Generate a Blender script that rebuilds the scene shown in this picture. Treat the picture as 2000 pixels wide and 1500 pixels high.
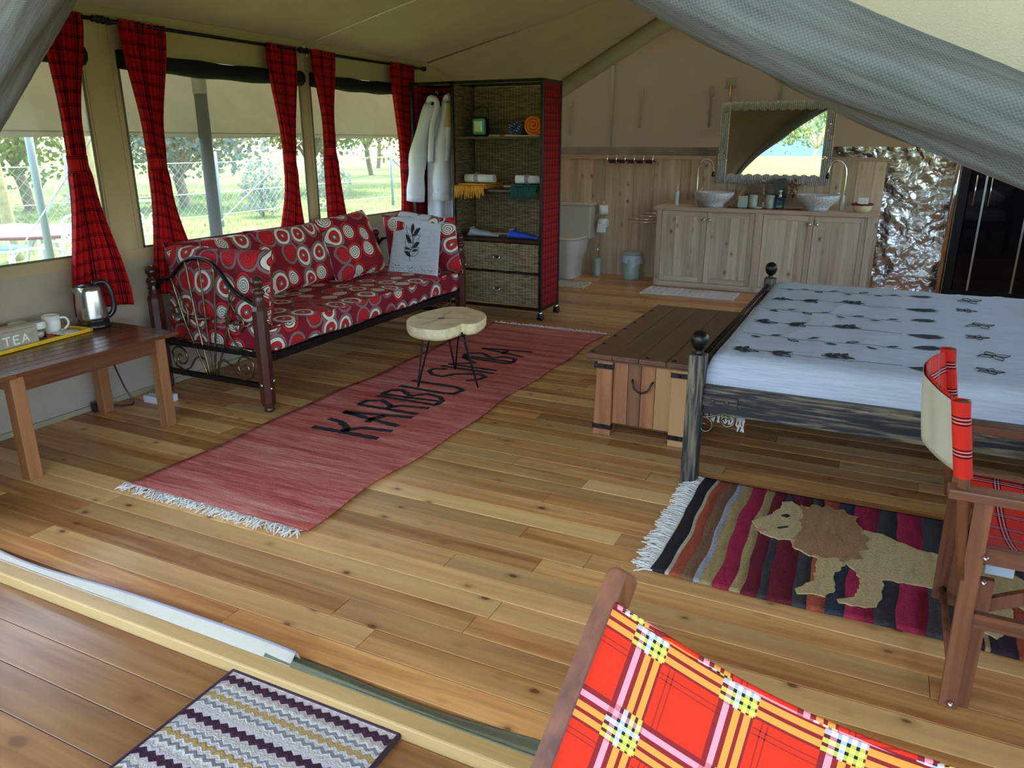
import bpy, math, random
from math import sin, cos, pi, radians, sqrt, atan2, hypot
from mathutils import Vector, Matrix, Euler, noise
random.seed(7)
D = bpy.data
SC = bpy.context.scene
COL = SC.collection
for o in list(D.objects): D.objects.remove(o)

# ------------------------------------------------------------ camera
cam = D.objects.new('camera', D.cameras.new('camera')); COL.objects.link(cam); SC.camera = cam
cam.data.sensor_width = 36; cam.data.lens = 1481.2/2000*36; cam.data.clip_start = .02; cam.data.clip_end = 2000
_y, _p = radians(25.894), radians(17.722)
_f0 = Vector((-sin(_y), cos(_y), 0)); _r = Vector((cos(_y), sin(_y), 0)); _u = Vector((0, 0, 1))
_f = _f0*cos(_p)-_u*sin(_p); _up = _u*cos(_p)+_f0*sin(_p)
cam.matrix_world = Matrix(((_r.x, _up.x, -_f.x, 0), (_r.y, _up.y, -_f.y, 0), (_r.z, _up.z, -_f.z, 1.5), (0, 0, 0, 1)))

# ------------------------------------------------------------ sky, sun, exposure
W = D.worlds.new('sky'); SC.world = W; W.use_nodes = True
wn = W.node_tree; wn.nodes.clear()
sky = wn.nodes.new('ShaderNodeTexSky'); sky.sky_type = 'NISHITA'; sky.sun_disc = False
sky.sun_elevation = radians(62); sky.sun_rotation = radians(330); sky.dust_density = 2.5; sky.air_density = 1.0
bg = wn.nodes.new('ShaderNodeBackground'); bg.inputs['Strength'].default_value = .42
wo = wn.nodes.new('ShaderNodeOutputWorld')
wn.links.new(sky.outputs[0], bg.inputs[0]); wn.links.new(bg.outputs[0], wo.inputs[0])
sun = D.objects.new('sun', D.lights.new('sun', 'SUN')); COL.objects.link(sun)
sun.data.energy = 3.2; sun.data.angle = radians(1.5); sun.data.color = (1, .95, .86)
sun.rotation_euler = Vector((.38, -.42, -1.15)).to_track_quat('-Z', 'Y').to_euler()
SC.view_settings.view_transform = 'Standard'; SC.view_settings.look = 'None'
SC.view_settings.gamma = 1; SC.view_settings.use_curve_mapping = False
SC.view_settings.exposure = 2.2

# ------------------------------------------------------------ helpers
class MB:
    def __init__(s): s.v = []; s.f = []; s.uv = {}; s.sm = set()
    def add(s, vs, fs, smooth=False, uv=None):
        b = len(s.v); s.v += [tuple(v) for v in vs]
        for f in fs:
            if smooth: s.sm.add(len(s.f))
            s.f.append([i+b for i in f])
        if uv:
            for i, t in enumerate(uv): s.uv[b+i] = t
        return s
    def box(s, x0, x1, y0, y1, z0, z1, T=None):
        vs = [Vector((x, y, z)) for x in (x0, x1) for y in (y0, y1) for z in (z0, z1)]
        if T is not None: vs = [T @ v for v in vs]
        return s.add(vs, [(0, 1, 3, 2), (4, 6, 7, 5), (0, 4, 5, 1), (2, 3, 7, 6), (0, 2, 6, 4), (1, 5, 7, 3)])
    def bar(s, a, b, w, h, up=(0, 0, 1)):
        a = Vector(a); b = Vector(b); d = (b-a); L = d.length; d.normalize()
        u = Vector(up); r = d.cross(u)
        if r.length < 1e-4: r = Vector((1, 0, 0))
        r.normalize(); u = r.cross(d)
        T = Matrix(((r.x, d.x, u.x, a.x), (r.y, d.y, u.y, a.y), (r.z, d.z, u.z, a.z), (0, 0, 0, 1)))
        return s.box(-w/2, w/2, 0, L, -h/2, h/2, T)
    def tube(s, pts, r, n=8, closed=False):
        P = [Vector(p) for p in pts]; m = len(P); vs = []; fs = []
        rr = r if isinstance(r, (list, tuple)) else [r]*m
        nrm = None
        for i, p in enumerate(P):
            a = P[(i-1) % m] if (closed or i > 0) else p
            b = P[(i+1) % m] if (closed or i < m-1) else p
            t = (b-a).normalized()
            if nrm is None:
                nrm = t.orthogonal().normalized()
            else:
                nrm = nrm-t*nrm.dot(t)
                nrm = nrm.normalized() if nrm.length > 1e-6 else t.orthogonal().normalized()
            q = t.cross(nrm)
            for k in range(n):
                an = 2*pi*k/n; vs.append(p+(nrm*cos(an)+q*sin(an))*rr[i])
        e = m if closed else m-1
        for i in range(e):
            for k in range(n):
                a = i*n+k; b = i*n+(k+1) % n; c = ((i+1) % m)*n+(k+1) % n; d = ((i+1) % m)*n+k
                fs.append((a, b, c, d))
        if not closed: fs += [tuple(range(n-1, -1, -1)), tuple((m-1)*n+k for k in range(n))]
        return s.add(vs, fs, n > 4)
    def lathe(s, prof, c=(0, 0, 0), n=20, T=None, smooth=True):
        vs = []; fs = []; c = Vector(c)
        for r, z in prof:
            for k in range(n):
                v = Vector((r*cos(2*pi*k/n), r*sin(2*pi*k/n), z))
                if T is not None: v = T @ v
                vs.append(v+c)
        for i in range(len(prof)-1):
            for k in range(n): fs.append((i*n+k, i*n+(k+1) % n, (i+1)*n+(k+1) % n, (i+1)*n+k))
        fs += [tuple(range(n-1, -1, -1)), tuple((len(prof)-1)*n+k for k in range(n))]
        return s.add(vs, fs, smooth)
    def prism(s, poly, z0, z1, T=None):
        n = len(poly); vs = [Vector((x, y, z)) for z in (z0, z1) for x, y in poly]
        if T is not None: vs = [T @ v for v in vs]
        fs = [tuple(range(n-1, -1, -1)), tuple(range(n, 2*n))]+[(i, (i+1) % n, n+(i+1) % n, n+i) for i in range(n)]
        return s.add(vs, fs)
    def grid(s, fn, nu, nv, uvfn=None, smooth=True, closed_u=False):
        vs = []; uv = []
        for j in range(nv+1):
            for i in range(nu+1):
                u, v = i/nu, j/nv; vs.append(fn(u, v))
                if uvfn: uv.append(uvfn(u, v))
        fs = [(j*(nu+1)+i, j*(nu+1)+i+1, (j+1)*(nu+1)+i+1, (j+1)*(nu+1)+i) for j in range(nv) for i in range(nu)]
        return s.add(vs, fs, smooth, uv if uvfn else None)
    def stroke(s, pts, w, z0, z1, jit=0):
        P = [Vector((x, y, 0)) for x, y in pts]; Lft = []; Rgt = []
        Q = [P[0]]
        for a, b in zip(P, P[1:]):
            k = max(1, int((b-a).length/.02))
            for i in range(1, k+1): Q.append(a.lerp(b, i/k))
        for i, p in enumerate(Q):
            t = (Q[min(i+1, len(Q)-1)]-Q[max(i-1, 0)]).normalized(); n = Vector((-t.y, t.x, 0))
            ww = w/2*(1+random.uniform(-jit, jit)); Lft.append(p+n*ww); Rgt.append(p-n*ww)
        m = len(Q); vs = []
        for i in range(m):
            vs += [(Lft[i].x, Lft[i].y, z1), (Rgt[i].x, Rgt[i].y, z1), (Lft[i].x, Lft[i].y, z0), (Rgt[i].x, Rgt[i].y, z0)]
        fs = []
        for i in range(m-1):
            a = 4*i; b = a+4
            fs += [(a, a+1, b+1, b), (a, b, b+2, a+2), (a+1, a+3, b+3, b+1)]
        return s.add(vs, fs)
    def mesh(s, name):
        me = D.meshes.new(name); me.from_pydata(s.v, [], s.f); me.update()
        ul = me.uv_layers.new(name='UVMap')
        for p in me.polygons:
            if p.index in s.sm: p.use_smooth = True
            n = p.normal; ax = max(range(3), key=lambda k: abs(n[k]))
            i, j = ((1, 2), (0, 2), (0, 1))[ax]
            for li, vi in zip(p.loop_indices, p.vertices):
                ul.data[li].uv = s.uv[vi] if vi in s.uv else (s.v[vi][i], s.v[vi][j])
        return me
    def build(s, name, mat, parent=None, bevel=0, solid=0, sub=0, label=None):
        o = D.objects.new(name, s.mesh(name)); COL.objects.link(o)
        o.data.materials.append(mat)
        if parent is not None: attach(o, parent)
        if solid:
            m = o.modifiers.new('s', 'SOLIDIFY'); m.thickness = solid; m.offset = 0
        if bevel:
            m = o.modifiers.new('b', 'BEVEL'); m.width = bevel; m.segments = 2; m.limit_method = 'ANGLE'
        if sub:
            m = o.modifiers.new('u', 'SUBSURF'); m.levels = sub; m.render_levels = sub
        if label: o['label'] = label
        return o

def bmat(o):
    return Matrix.Translation(o.location) @ o.rotation_euler.to_matrix().to_4x4()
def wmat(o):
    return wmat(o.parent) @ o.matrix_parent_inverse @ bmat(o) if o.parent else bmat(o)
def attach(o, p):
    o.parent = p; o.matrix_parent_inverse = wmat(p).inverted()
def tag(o, label, cat, group=None):
    o['label'] = label; o['category'] = cat
    if group: o['group'] = group
    return o
def thing(name, label, cat, loc=(0, 0, 0), group=None):
    o = D.objects.new(name, None); o.empty_display_size = .05; COL.objects.link(o); o.location = loc
    return tag(o, label, cat, group)
def struct(o): o['kind'] = 'structure'; return o
def copy_tree(o, parent=None):
    c = o.copy(); COL.objects.link(c)
    if parent: c.parent = parent
    for ch in list(o.children): copy_tree(ch, c)
    return c
def arc(c, r, a0, a1, n, ax='xz', y=0):
    out = []
    for i in range(n+1):
        a = radians(a0+(a1-a0)*i/n); out.append((c[0]+r*cos(a), y, c[1]+r*sin(a)))
    return out
def lerp(a, b, t): return a+(b-a)*t
def interp(T, x):
    for (a, va), (b, vb) in zip(T, T[1:]):
        if x <= b:
            t = (x-a)/(b-a); t = max(0, min(1, t)); t = t*t*(3-2*t); return va+(vb-va)*t
    return T[-1][1]
def smooth_path(P, k=6):
    P = [Vector(p) for p in P]; out = []
    for i in range(len(P)-1):
        a = P[max(i-1, 0)]; b = P[i]; c = P[i+1]; d = P[min(i+2, len(P)-1)]
        for j in range(k):
            t = j/k
            out.append(.5*((2*b)+(c-a)*t+(2*a-5*b+4*c-d)*t*t+(3*b-a-3*c+d)*t**3))
    out.append(P[-1]); return out

# ------------------------------------------------------------ materials
class G:
    def __init__(s, name):
        s.m = D.materials.new(name); s.m.use_nodes = True; s.t = s.m.node_tree; s.t.nodes.clear()
        s.out = s.t.nodes.new('ShaderNodeOutputMaterial')
    def n(s, ty, o=0, **k):
        nd = s.t.nodes.new('ShaderNode'+ty)
        for a, v in k.items():
            if a[0].islower() and hasattr(nd, a) and a not in ('inputs',): setattr(nd, a, v); continue
            key = int(a[1:]) if a[0] == '_' else a.replace('_', ' ')
            s.put(nd.inputs[key], v)
        return nd.outputs[o]
    def put(s, sock, v):
        if isinstance(v, bpy.types.NodeSocket): s.t.links.new(v, sock)
        elif sock.type == 'RGBA' and len(v) == 3: sock.default_value = (*v, 1)
        else: sock.default_value = v
    def math(s, op, a, b=0.0, c=0.0): return s.n('Math', operation=op, _0=a, _1=b, _2=c)
    def mix(s, f, a, b, mode='MIX'): return s.n('MixRGB', blend_type=mode, Fac=f, Color1=a, Color2=b)
    def ramp(s, f, st, const=False):
        nd = s.t.nodes.new('ShaderNodeValToRGB'); cr = nd.color_ramp
        if const: cr.interpolation = 'CONSTANT'
        while len(cr.elements) < len(st): cr.elements.new(0.5)
        for e, (p, c) in zip(cr.elements, sorted(st, key=lambda q: q[0])):
            e.position = p; e.color = (*c, 1) if len(c) == 3 else c
        s.put(nd.inputs[0], f); return nd.outputs[0]
    def uv(s): return s.n('TexCoord', 2)
    def obj(s): return s.n('TexCoord', 3)
    def gen(s): return s.n('TexCoord', 0)
    def mapv(s, v, sc=(1, 1, 1), loc=(0, 0, 0), rot=(0, 0, 0)): return s.n('Mapping', Vector=v, Scale=sc, Location=loc, Rotation=rot)
    def xyz(s, v):
        nd = s.t.nodes.new('ShaderNodeSeparateXYZ'); s.put(nd.inputs[0], v); return nd.outputs
    def noise(s, v, sc, det=3, o=0, rough=.55, dist=0): return s.n('TexNoise', o, Vector=v, Scale=sc, Detail=det, Roughness=rough, Distortion=dist)
    def rand(s): return s.n('ObjectInfo', 5)
    def bump(s, h, st=.3, d=.01): return s.n('Bump', Height=h, Strength=st, Distance=d)
    def bsdf(s, col, rough=.6, metal=0, bump=None, spec=.5, **k):
        a = dict(Base_Color=col, Roughness=rough, Metallic=metal, Specular_IOR_Level=spec)
        if bump is not None: a['Normal'] = bump
        a.update(k); return s.n('BsdfPrincipled', **a)
    def done(s, sh): s.t.links.new(sh, s.out.inputs[0]); return s.m

def plain(name, col, rough=.6, metal=0, nz=0, sc=40, bump=0, spec=.5, **k):
    g = G(name); v = g.obj(); c = col; b = None
    if nz or bump:
        h = g.noise(v, sc, 4)
        if nz: c = g.ramp(h, [(.25, tuple(x*(1-nz) for x in col)), (.75, tuple(min(1, x*(1+nz)) for x in col))])
        if bump: b = g.bump(h, bump, .005)
    return g.done(g.bsdf(c, rough, metal, b, spec, **k))
def glassy(name, col, rough=.02, alpha=None):
    g = G(name); return g.done(g.bsdf(col, rough, Transmission_Weight=1.0, IOR=1.45))
def wood(name, c1, c2, axis=0, sc=1.0, rough=.45, knots=0, var=.25, kcol=(.12, .05, .02), spec=.5, coat=0, lo=.38, hi=.64, alt=None, altf=.5):
    g = G(name); st = [26*sc]*3; st[axis] = 1.6*sc
    off = g.n('CombineXYZ', X=g.math('MULTIPLY', g.rand(), 37.0), Y=g.math('MULTIPLY', g.rand(), 91.0), Z=g.math('MULTIPLY', g.rand(), 53.0))
    v = g.n('VectorMath', operation='ADD', _0=g.obj(), _1=off)
    grain = g.noise(g.mapv(v, tuple(st)), 1.0, 5, dist=.6)
    broad = g.noise(g.mapv(v, tuple(x*.16 for x in st)), 1.0, 2)
    t = g.math('ADD', g.math('MULTIPLY', grain, .6), g.math('MULTIPLY', broad, .4))
    c = g.ramp(t, [(lo, c1), ((lo+hi)/2, tuple((a+b)/2 for a, b in zip(c1, c2))), (hi, c2)])
    if alt:
        r2 = g.math('FRACT', g.math('MULTIPLY', g.rand(), 17.31)); bw_ = g.noise(g.mapv(v, tuple(x*.10 for x in st)), 1.0, 1)
        k_ = g.n('MapRange', Value=g.math('ADD', g.math('MULTIPLY', r2, .5), bw_), From_Min=.72, From_Max=.95, To_Min=0.0, To_Max=altf)
        c = g.mix(k_, c, alt)
    if knots:
        ks = [5.5]*3; ks[axis] = 3.4
        vd = g.n('TexVoronoi', 0, Vector=g.mapv(v, tuple(x*knots for x in ks)), Scale=1.0, Randomness=1.0)
        kd = g.math('ADD', vd, g.math('MULTIPLY', g.math('SUBTRACT', grain, .5), .06))
        c = g.mix(g.ramp(kd, [(.0, (1, 1, 1)), (.07, (.85, .85, .85)), (.11, (.3, .3, .3)), (.24, (0, 0, 0))]), c, kcol)
    vr = g.n('MapRange', Value=g.rand(), From_Min=0.0, From_Max=1.0, To_Min=1-var, To_Max=1+var*.6)
    c = g.mix(1.0, c, g.n('CombineXYZ', X=vr, Y=vr, Z=vr), 'MULTIPLY')
    return g.done(g.bsdf(c, rough, 0, g.bump(grain, .12, .003), spec, Coat_Weight=coat, Coat_Roughness=.25))
def cloth(name, col, nz=.12, trans=0, tcol=None, weave=350, rough=.9, wr=.25):
    g = G(name); v = g.obj()
    h = g.noise(v, 5, 4); w = g.noise(v, weave, 2)
    c = g.ramp(h, [(.3, tuple(x*(1-nz) for x in col)), (.7, tuple(min(1, x*(1+nz)) for x in col))])
    b = g.bump(g.math('ADD', g.math('MULTIPLY', g.noise(g.mapv(v, (1, 1, .5)), 4, 3), 3.0), w), wr, .012)
    sh = g.bsdf(c, rough, 0, b, .2)
    if trans:
        tr = g.n('BsdfTranslucent', Color=tcol or col); sh = g.n('MixShader', Fac=trans, _1=sh, _2=tr)
    return g.done(sh)
def stripes(g, coord, period, st):
    return g.ramp(g.math('FRACT', g.math('DIVIDE', coord, period)), st, True)
def lines(base, items):
    """constant ramp stops from (start, end, colour) items on a base"""
    st = [(0.0, base)]
    for a, b, c in items: st += [(a, c), (b, base)]
    return st
def plaid(name, pu, su, pv, sv, rough=.85, trans=0):
    g = G(name); x = g.xyz(g.uv())
    cu = stripes(g, g.math('ADD', x[0], 20.0), pu, su); cv = stripes(g, g.math('ADD', x[1], 20.0), pv, sv)
    c = g.mix(.5, cu, cv)
    sh = g.bsdf(c, rough, 0, g.bump(g.noise(g.uv(), 700, 2), .15, .002), .2)
    if trans: sh = g.n('MixShader', Fac=trans, _1=sh, _2=g.n('BsdfTranslucent', Color=c))
    return g.done(sh)

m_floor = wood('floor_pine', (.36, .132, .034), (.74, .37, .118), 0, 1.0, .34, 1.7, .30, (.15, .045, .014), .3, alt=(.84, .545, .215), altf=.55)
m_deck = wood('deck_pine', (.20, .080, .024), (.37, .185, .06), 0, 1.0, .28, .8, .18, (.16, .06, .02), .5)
m_gap = plain('dark_gap', (.06, .035, .018), .9)
m_beam = wood('threshold_pine', (.46, .27, .09), (.62, .41, .16), 0, .8, .4, 0, .05)
m_tablew = wood('table_wood', (.075, .025, .011), (.165, .058, .022), 1, 1.2, .24, 0, .15)
m_tableleg = wood('table_leg_wood', (.24, .09, .03), (.40, .17, .065), 2, 1.0, .42, 0, .1)
m_dark = wood('dark_turned_wood', (.035, .010, .007), (.085, .024, .013), 2, 1.2, .28, 0, .1)
m_van = wood('acacia', (.44, .31, .21), (.74, .58, .43), 2, .7, .5, 1.5, .16, (.15, .075, .035))
m_vanh = wood('acacia_rail', (.46, .32, .21), (.72, .55, .39), 0, .7, .5, 0, .12)
m_wains = wood('wainscot_pine', (.42, .28, .165), (.72, .54, .36), 2, .7, .5, 1.5, .18, (.12, .055, .022))
m_chest = wood('chest_rosewood', (.17, .045, .016), (.46, .19, .065), 2, .55, .38, .5, .35, (.1, .03, .012), alt=(.60, .33, .12), altf=.8)
m_chesttop = wood('chest_top_rosewood', (.075, .026, .010), (.18, .068, .024), 1, .6, .33, .5, .2, (.05, .018, .009))
m_bedw = wood('limed_black_wood', (.013, .012, .012), (.26, .19, .11), 2, 3.0, .6, 0, .1, lo=.46, hi=.62)
m_bedwx = wood('limed_black_rail', (.013, .012, .012), (.26, .19, .11), 0, 3.0, .6, 0, .1, lo=.46, hi=.62)
m_chair = wood('mahogany', (.11, .036, .015), (.235, .085, .036), 2, 1.3, .42, 0, .12, spec=.3)
m_chairx = wood('mahogany_arm', (.12, .042, .018), (.25, .095, .04), 0, 1.3, .42, 0, .12, spec=.3)
m_slab = plain('slab_wood', (.74, .55, .27), .45, 0, .22, 9, .2)
m_bark = plain('pale_bark_edge', (.78, .62, .33), .6, 0, .25, 22, .5)
m_iron = plain('brushed_black_iron', (.03, .027, .022), .35, .8, .6, 30)
m_brass = plain('worn_bronze_iron', (.20, .155, .09), .3, .9, .7, 28)
m_black = plain('black_metal', (.012, .012, .012), .35, .6)
m_chrome = plain('chrome', (.82, .82, .84), .08, 1)
m_steel = plain('brushed_steel', (.66, .66, .65), .24, 1, .06, 90)
m_plastic = plain('black_plastic', (.012, .012, .013), .25)
m_white = plain('white_glaze', (.78, .77, .73), .18)
m_greyw = plain('white_plastic', (.62, .66, .70), .35)
m_porc = plain('porcelain', (.55, .51, .43), .15)
m_sage = plain('sage_green_enamel', (.33, .42, .35), .3, 0, .06, 30)
m_sagecup = plain('sage_ceramic', (.42, .50, .44), .35, 0, .08, 40)
m_glass = glassy('clear_glass', (.95, .97, .96))
m_blueliq = glassy('blue_soap', (.08, .45, .75))
m_copper = plain('copper', (.38, .19, .12), .35, 1)
m_tray = plain('yellow_tray', (.75, .44, .02), .35, 0, .15, 25)
m_traycloth = plain('orange_tray_print', (.60, .16, .01), .8, 0, .6, 40)
m_teabox = plain('grey_limed_box', (.42, .36, .28), .6, 0, .15, 40)
m_letterw = plain('white_lettering', (.9, .9, .86), .6)
m_ink = plain('black_print', (.012, .012, .014), .85)
m_bluepad = plain('blue_cushion', (.06, .20, .55), .8, 0, .3, 20)
m_whiteiron = plain('white_painted_iron', (.85, .87, .9), .35)
m_bluetop = plain('blue_tabletop', (.12, .15, .38), .4)
m_redtrim = plain('red_brown_trim', (.22, .06, .045), .5)
m_roof = cloth('olive_canvas', (.40, .35, .23), .06, .10, (.45, .38, .24))
m_fly = cloth('fly_canvas', (.34, .285, .19), .1, .14, (.45, .38, .26))
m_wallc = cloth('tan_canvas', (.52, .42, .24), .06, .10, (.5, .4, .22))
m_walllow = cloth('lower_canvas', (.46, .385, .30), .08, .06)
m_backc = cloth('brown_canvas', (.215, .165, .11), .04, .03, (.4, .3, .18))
m_flapc = cloth('cream_canvas', (.52, .47, .34), .05, .03, (.7, .6, .38))
m_skirt = cloth('cream_ground_flap', (.52, .46, .36), .05)
m_olive = cloth('olive_ground_flap', (.15, .155, .09), .1)
m_blackcl = cloth('black_rolled_mesh', (.012, .012, .012), .2)
m_tab = plain('grey_green_tape', (.26, .25, .19), .8)
m_robe = cloth('white_towelling', (.74, .76, .82), .05, .05)
m_towel = cloth('white_towel', (.78, .76, .70), .06, 0, None, 200, .95, .5)
m_band = plain('grey_band', (.26, .24, .25), .8)
m_orange = cloth('orange_blanket', (.85, .19, .015), .15)
m_mustard = cloth('mustard_throw', (.62, .30, .03), .25)
m_green = cloth('dark_green_throw', (.02, .10, .085), .3)
m_greyfelt = plain('grey_felt', (.33, .35, .36), .8)
m_bluefelt = plain('blue_felt', (.02, .08, .55), .7)
m_lampg = plain('green_plastic', (.06, .40, .13), .3)
m_fringe = plain('ecru_fringe', (.72, .67, .58), .95)
m_bathmat = cloth('white_bath_mat', (.70, .68, .66), .08, 0, None, 120, .95, .6)
m_bristle = plain('bristle', (.42, .27, .1), .9)
m_grasst = plain('dry_reed_basket', (.66, .55, .33), .8, 0, .3, 60, .6)
m_card = plain('white_card', (.85, .85, .82), .7)
m_bag = G('thin_bin_bag'); m_bag = m_bag.done(m_bag.n('MixShader', Fac=.35, _1=m_bag.bsdf((.72, .76, .85), .35), _2=m_bag.n('BsdfTransparent', Color=(1, 1, 1))))

# transparent window film with a little milky veil
g = G('window_film')
m_pane = g.done(g.n('MixShader', Fac=.05, _1=g.n('BsdfTransparent', Color=(.97, .99, .98)), _2=g.n('MixShader', Fac=.5, _1=g.n('BsdfTranslucent', Color=(.9, .95, .95)), _2=g.n('BsdfGlossy', Color=(.9, .9, .9), Roughness=.15))))
# tinted shower glass
g = G('tinted_glass')
m_dglass = g.done(g.n('MixShader', Fac=.82, _1=g.n('BsdfTransparent', Color=(.5, .55, .6)), _2=g.bsdf((.004, .005, .008), .04, 0, None, .5)))
# mirror
g = G('mirror_glass'); m_mirror = g.done(g.n('BsdfGlossy', Color=(.92, .93, .92), Roughness=.0))
# crinkled silver foil
g = G('silver_foil'); v = g.obj()
wv_ = g.n('VectorMath', operation='ADD', _0=v, _1=g.n('VectorMath', operation='SCALE', _0=g.noise(v, 3, 3, 1), Scale=.35))
r1 = g.math('ABSOLUTE', g.math('SUBTRACT', g.noise(wv_, 5, 2), .5)); r2 = g.math('ABSOLUTE', g.math('SUBTRACT', g.noise(wv_, 17, 3), .5)); r3 = g.noise(v, 45, 3)
hh = g.math('ADD', g.math('MULTIPLY', r1, 3.0), g.math('ADD', g.math('MULTIPLY', r2, .6), g.math('MULTIPLY', r3, .08)))
m_foil = g.done(g.bsdf((.80, .78, .76), .24, .9, g.bump(hh, 1.0, .02)))
# grey insect mesh
g = G('grey_insect_mesh'); v = g.uv()
ck = g.n('TexChecker', 1, Vector=v, Scale=330.0)
st = g.noise(g.mapv(v, (6, 60, 1)), 1.0, 4)
m_mesh = g.done(g.bsdf(g.mix(g.math('MULTIPLY', ck, .3), g.ramp(st, [(.3, (.055, .058, .06)), (.75, (.14, .15, .155))]), (.24, .25, .24)), .55, .1, g.bump(g.math('ADD', ck, g.math('MULTIPLY', st, 3.0)), .35, .004)))
# wicker
g = G('woven_reed'); v = g.obj(); x = g.xyz(v)
hz = g.math('SINE', g.math('ADD', g.math('MULTIPLY', x[2], 620.0), g.math('MULTIPLY', g.noise(v, 12, 3), 7.0)))
vz = g.math('SINE', g.math('MULTIPLY', x[0], 210.0))
wv = g.math('ADD', g.math('MULTIPLY', hz, .6), g.math('MULTIPLY', vz, .25))
wn_ = g.noise(g.mapv(v, (14, 14, 120)), 1.0, 4)
cw = g.ramp(g.math('ADD', g.math('MULTIPLY', wv, .22), wn_), [(.25, (.055, .035, .016)), (.5, (.21, .14, .065)), (.75, (.44, .33, .17))])
m_wicker = g.done(g.bsdf(cw, .65, 0, g.bump(wv, .6, .006)))
# stones and hammered stoneware
m_basin = plain('hammered_stoneware', (.60, .61, .64), .3, 0, .05, 40, .0)
g = G('hammered_bowl'); v = g.obj(); vo = g.n('TexVoronoi', 0, Vector=v, Scale=55.0)
m_basin = g.done(g.bsdf((.62, .63, .67), .28, 0, g.bump(vo, .8, .01)))
# dark red tartan of curtains
R0 = (.52, .008, .010); DK = (.02, .008, .015); WH = (.30, .20, .22)
tl = lines(R0, [(.04, .12, DK), (.15, .17, WH), (.20, .28, DK), (.34, .38, DK)])
def tartan():
    g = G('dark_red_tartan'); x = g.xyz(g.uv()); O = (1, 1, 1); K_ = (.16, .13, .17)
    st = lines(O, [(.04, .11, K_), (.17, .24, K_), (.30, .35, (.45, .4, .45))])
    cu = stripes(g, g.math('ADD', x[0], 20.0), .105, st); cv = stripes(g, g.math('ADD', x[1], 20.0), .068, st)
    c = g.mix(1.0, g.mix(1.0, cu, cv, 'MULTIPLY'), (.46, .008, .010), 'MULTIPLY')
    sh = g.bsdf(c, .85, 0, g.bump(g.noise(g.uv(), 700, 2), .15, .002), .2)
    return g.done(g.n('MixShader', Fac=.14, _1=sh, _2=g.n('BsdfTranslucent', Color=c)))
m_tartan = tartan()
R1 = (.58, .022, .010)
tl1 = lines(R1, [(.06, .085, DK), (.11, .118, (.75, .6, .6)), (.14, .165, DK), (.19, .198, (.75, .6, .6)), (.22, .245, DK)])
def red_check():
    g = G('red_check_cotton'); x = g.xyz(g.uv()); O = (1, 1, 1); K_ = (.10, .12, .16)
    st = lines(O, [(.05, .10, K_), (.16, .21, K_), (.27, .32, K_)]); sw_ = lines((0, 0, 0), [(.115, .145, O), (.225, .255, O)])
    fu, fv = g.math('ADD', x[0], 20.0), g.math('ADD', x[1], 20.0)
    c = g.mix(1.0, g.mix(1.0, stripes(g, fu, .085, st), stripes(g, fv, .085, st), 'MULTIPLY'), R1, 'MULTIPLY')
    wl_ = g.math('MULTIPLY', g.math('MAXIMUM', stripes(g, fu, .085, sw_), stripes(g, fv, .085, sw_)), .45)
    c = g.mix(wl_, c, (.6, .5, .5))
    return g.done(g.bsdf(c, .85, 0, g.bump(g.noise(g.uv(), 700, 2), .15, .002), .2))
m_chairplaid = red_check()
m_shelfplaid = plaid('dark_tartan_panel', .06, lines((.33, .008, .010), [(.0, .3, (.05, .008, .012)), (.5, .56, DK)]), .06, lines((.30, .008, .010), [(.0, .3, (.05, .008, .012)), (.5, .56, DK)]))
# bright foreground plaid
RB = (.66, .028, .008); MR = (.20, .015, .018); PK = (.90, .30, .34); OR = (.92, .30, .05); BK = (.012, .014, .016); YE = (.85, .85, .12); WB = (.70, .82, .95)
su = lines(RB, [(.0, .055, MR), (.055, .12, PK), (.12, .16, MR), (.16, .215, OR), (.215, .26, MR), (.26, .315, OR), (.315, .35, MR), (.40, .42, MR), (.45, .47, MR), (.50, .515, MR)])
sv_ = [(0, MR), (.05, PK), (.115, MR), (.15, BK), (.19, WB), (.235, BK), (.27, YE), (.31, BK), (.35, YE), (.39, BK), (.42, OR), (.46, MR), (.50, OR), (.54, RB), (.58, MR), (.60, RB), (.64, MR), (.66, RB)]
sb = lines(RB, [(.0, .055, MR), (.055, .115, PK), (.115, .15, BK), (.15, .20, WB), (.20, .235, BK), (.235, .285, YE), (.285, .315, BK), (.315, .36, YE), (.36, .39, MR), (.45, .47, BK), (.505, .525, BK), (.56, .575, BK)])
sc2 = lines(RB, [(.0, .055, MR), (.055, .12, PK), (.12, .17, MR), (.17, .235, OR), (.235, .275, MR), (.275, .34, OR), (.34, .37, MR), (.45, .465, BK), (.505, .52, BK)])
def bright():
    g = G('bright_plaid_cotton'); x = g.xyz(g.uv())
    fu = g.math('FRACT', g.math('DIVIDE', g.math('ADD', x[0], 20.0), .135)); fv = g.math('FRACT', g.math('DIVIDE', g.math('ADD', x[1], 20.0), .135))
    cu = g.ramp(fu, sc2, True); cv = g.ramp(fv, sc2, True); bu = g.ramp(fu, sb, True); bv = g.ramp(fv, sb, True)
    band_u = g.ramp(fu, [(0, (1, 1, 1)), (.38, (0, 0, 0))], True); band_v = g.ramp(fv, [(0, (1, 1, 1)), (.38, (0, 0, 0))], True)
    a = g.mix(g.math('MULTIPLY', band_v, .85), g.mix(g.math('MULTIPLY', band_u, .85), g.mix(.5, cu, cv), cu), cv); b = g.mix(.5, bu, bv)
    both = g.math('MULTIPLY', band_u, band_v)
    c = g.mix(both, a, b)
    tw = g.noise(g.uv(), 900, 2)
    return g.done(g.bsdf(c, .85, 0, g.bump(tw, .2, .002), .2))
m_bright = bright()
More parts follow.
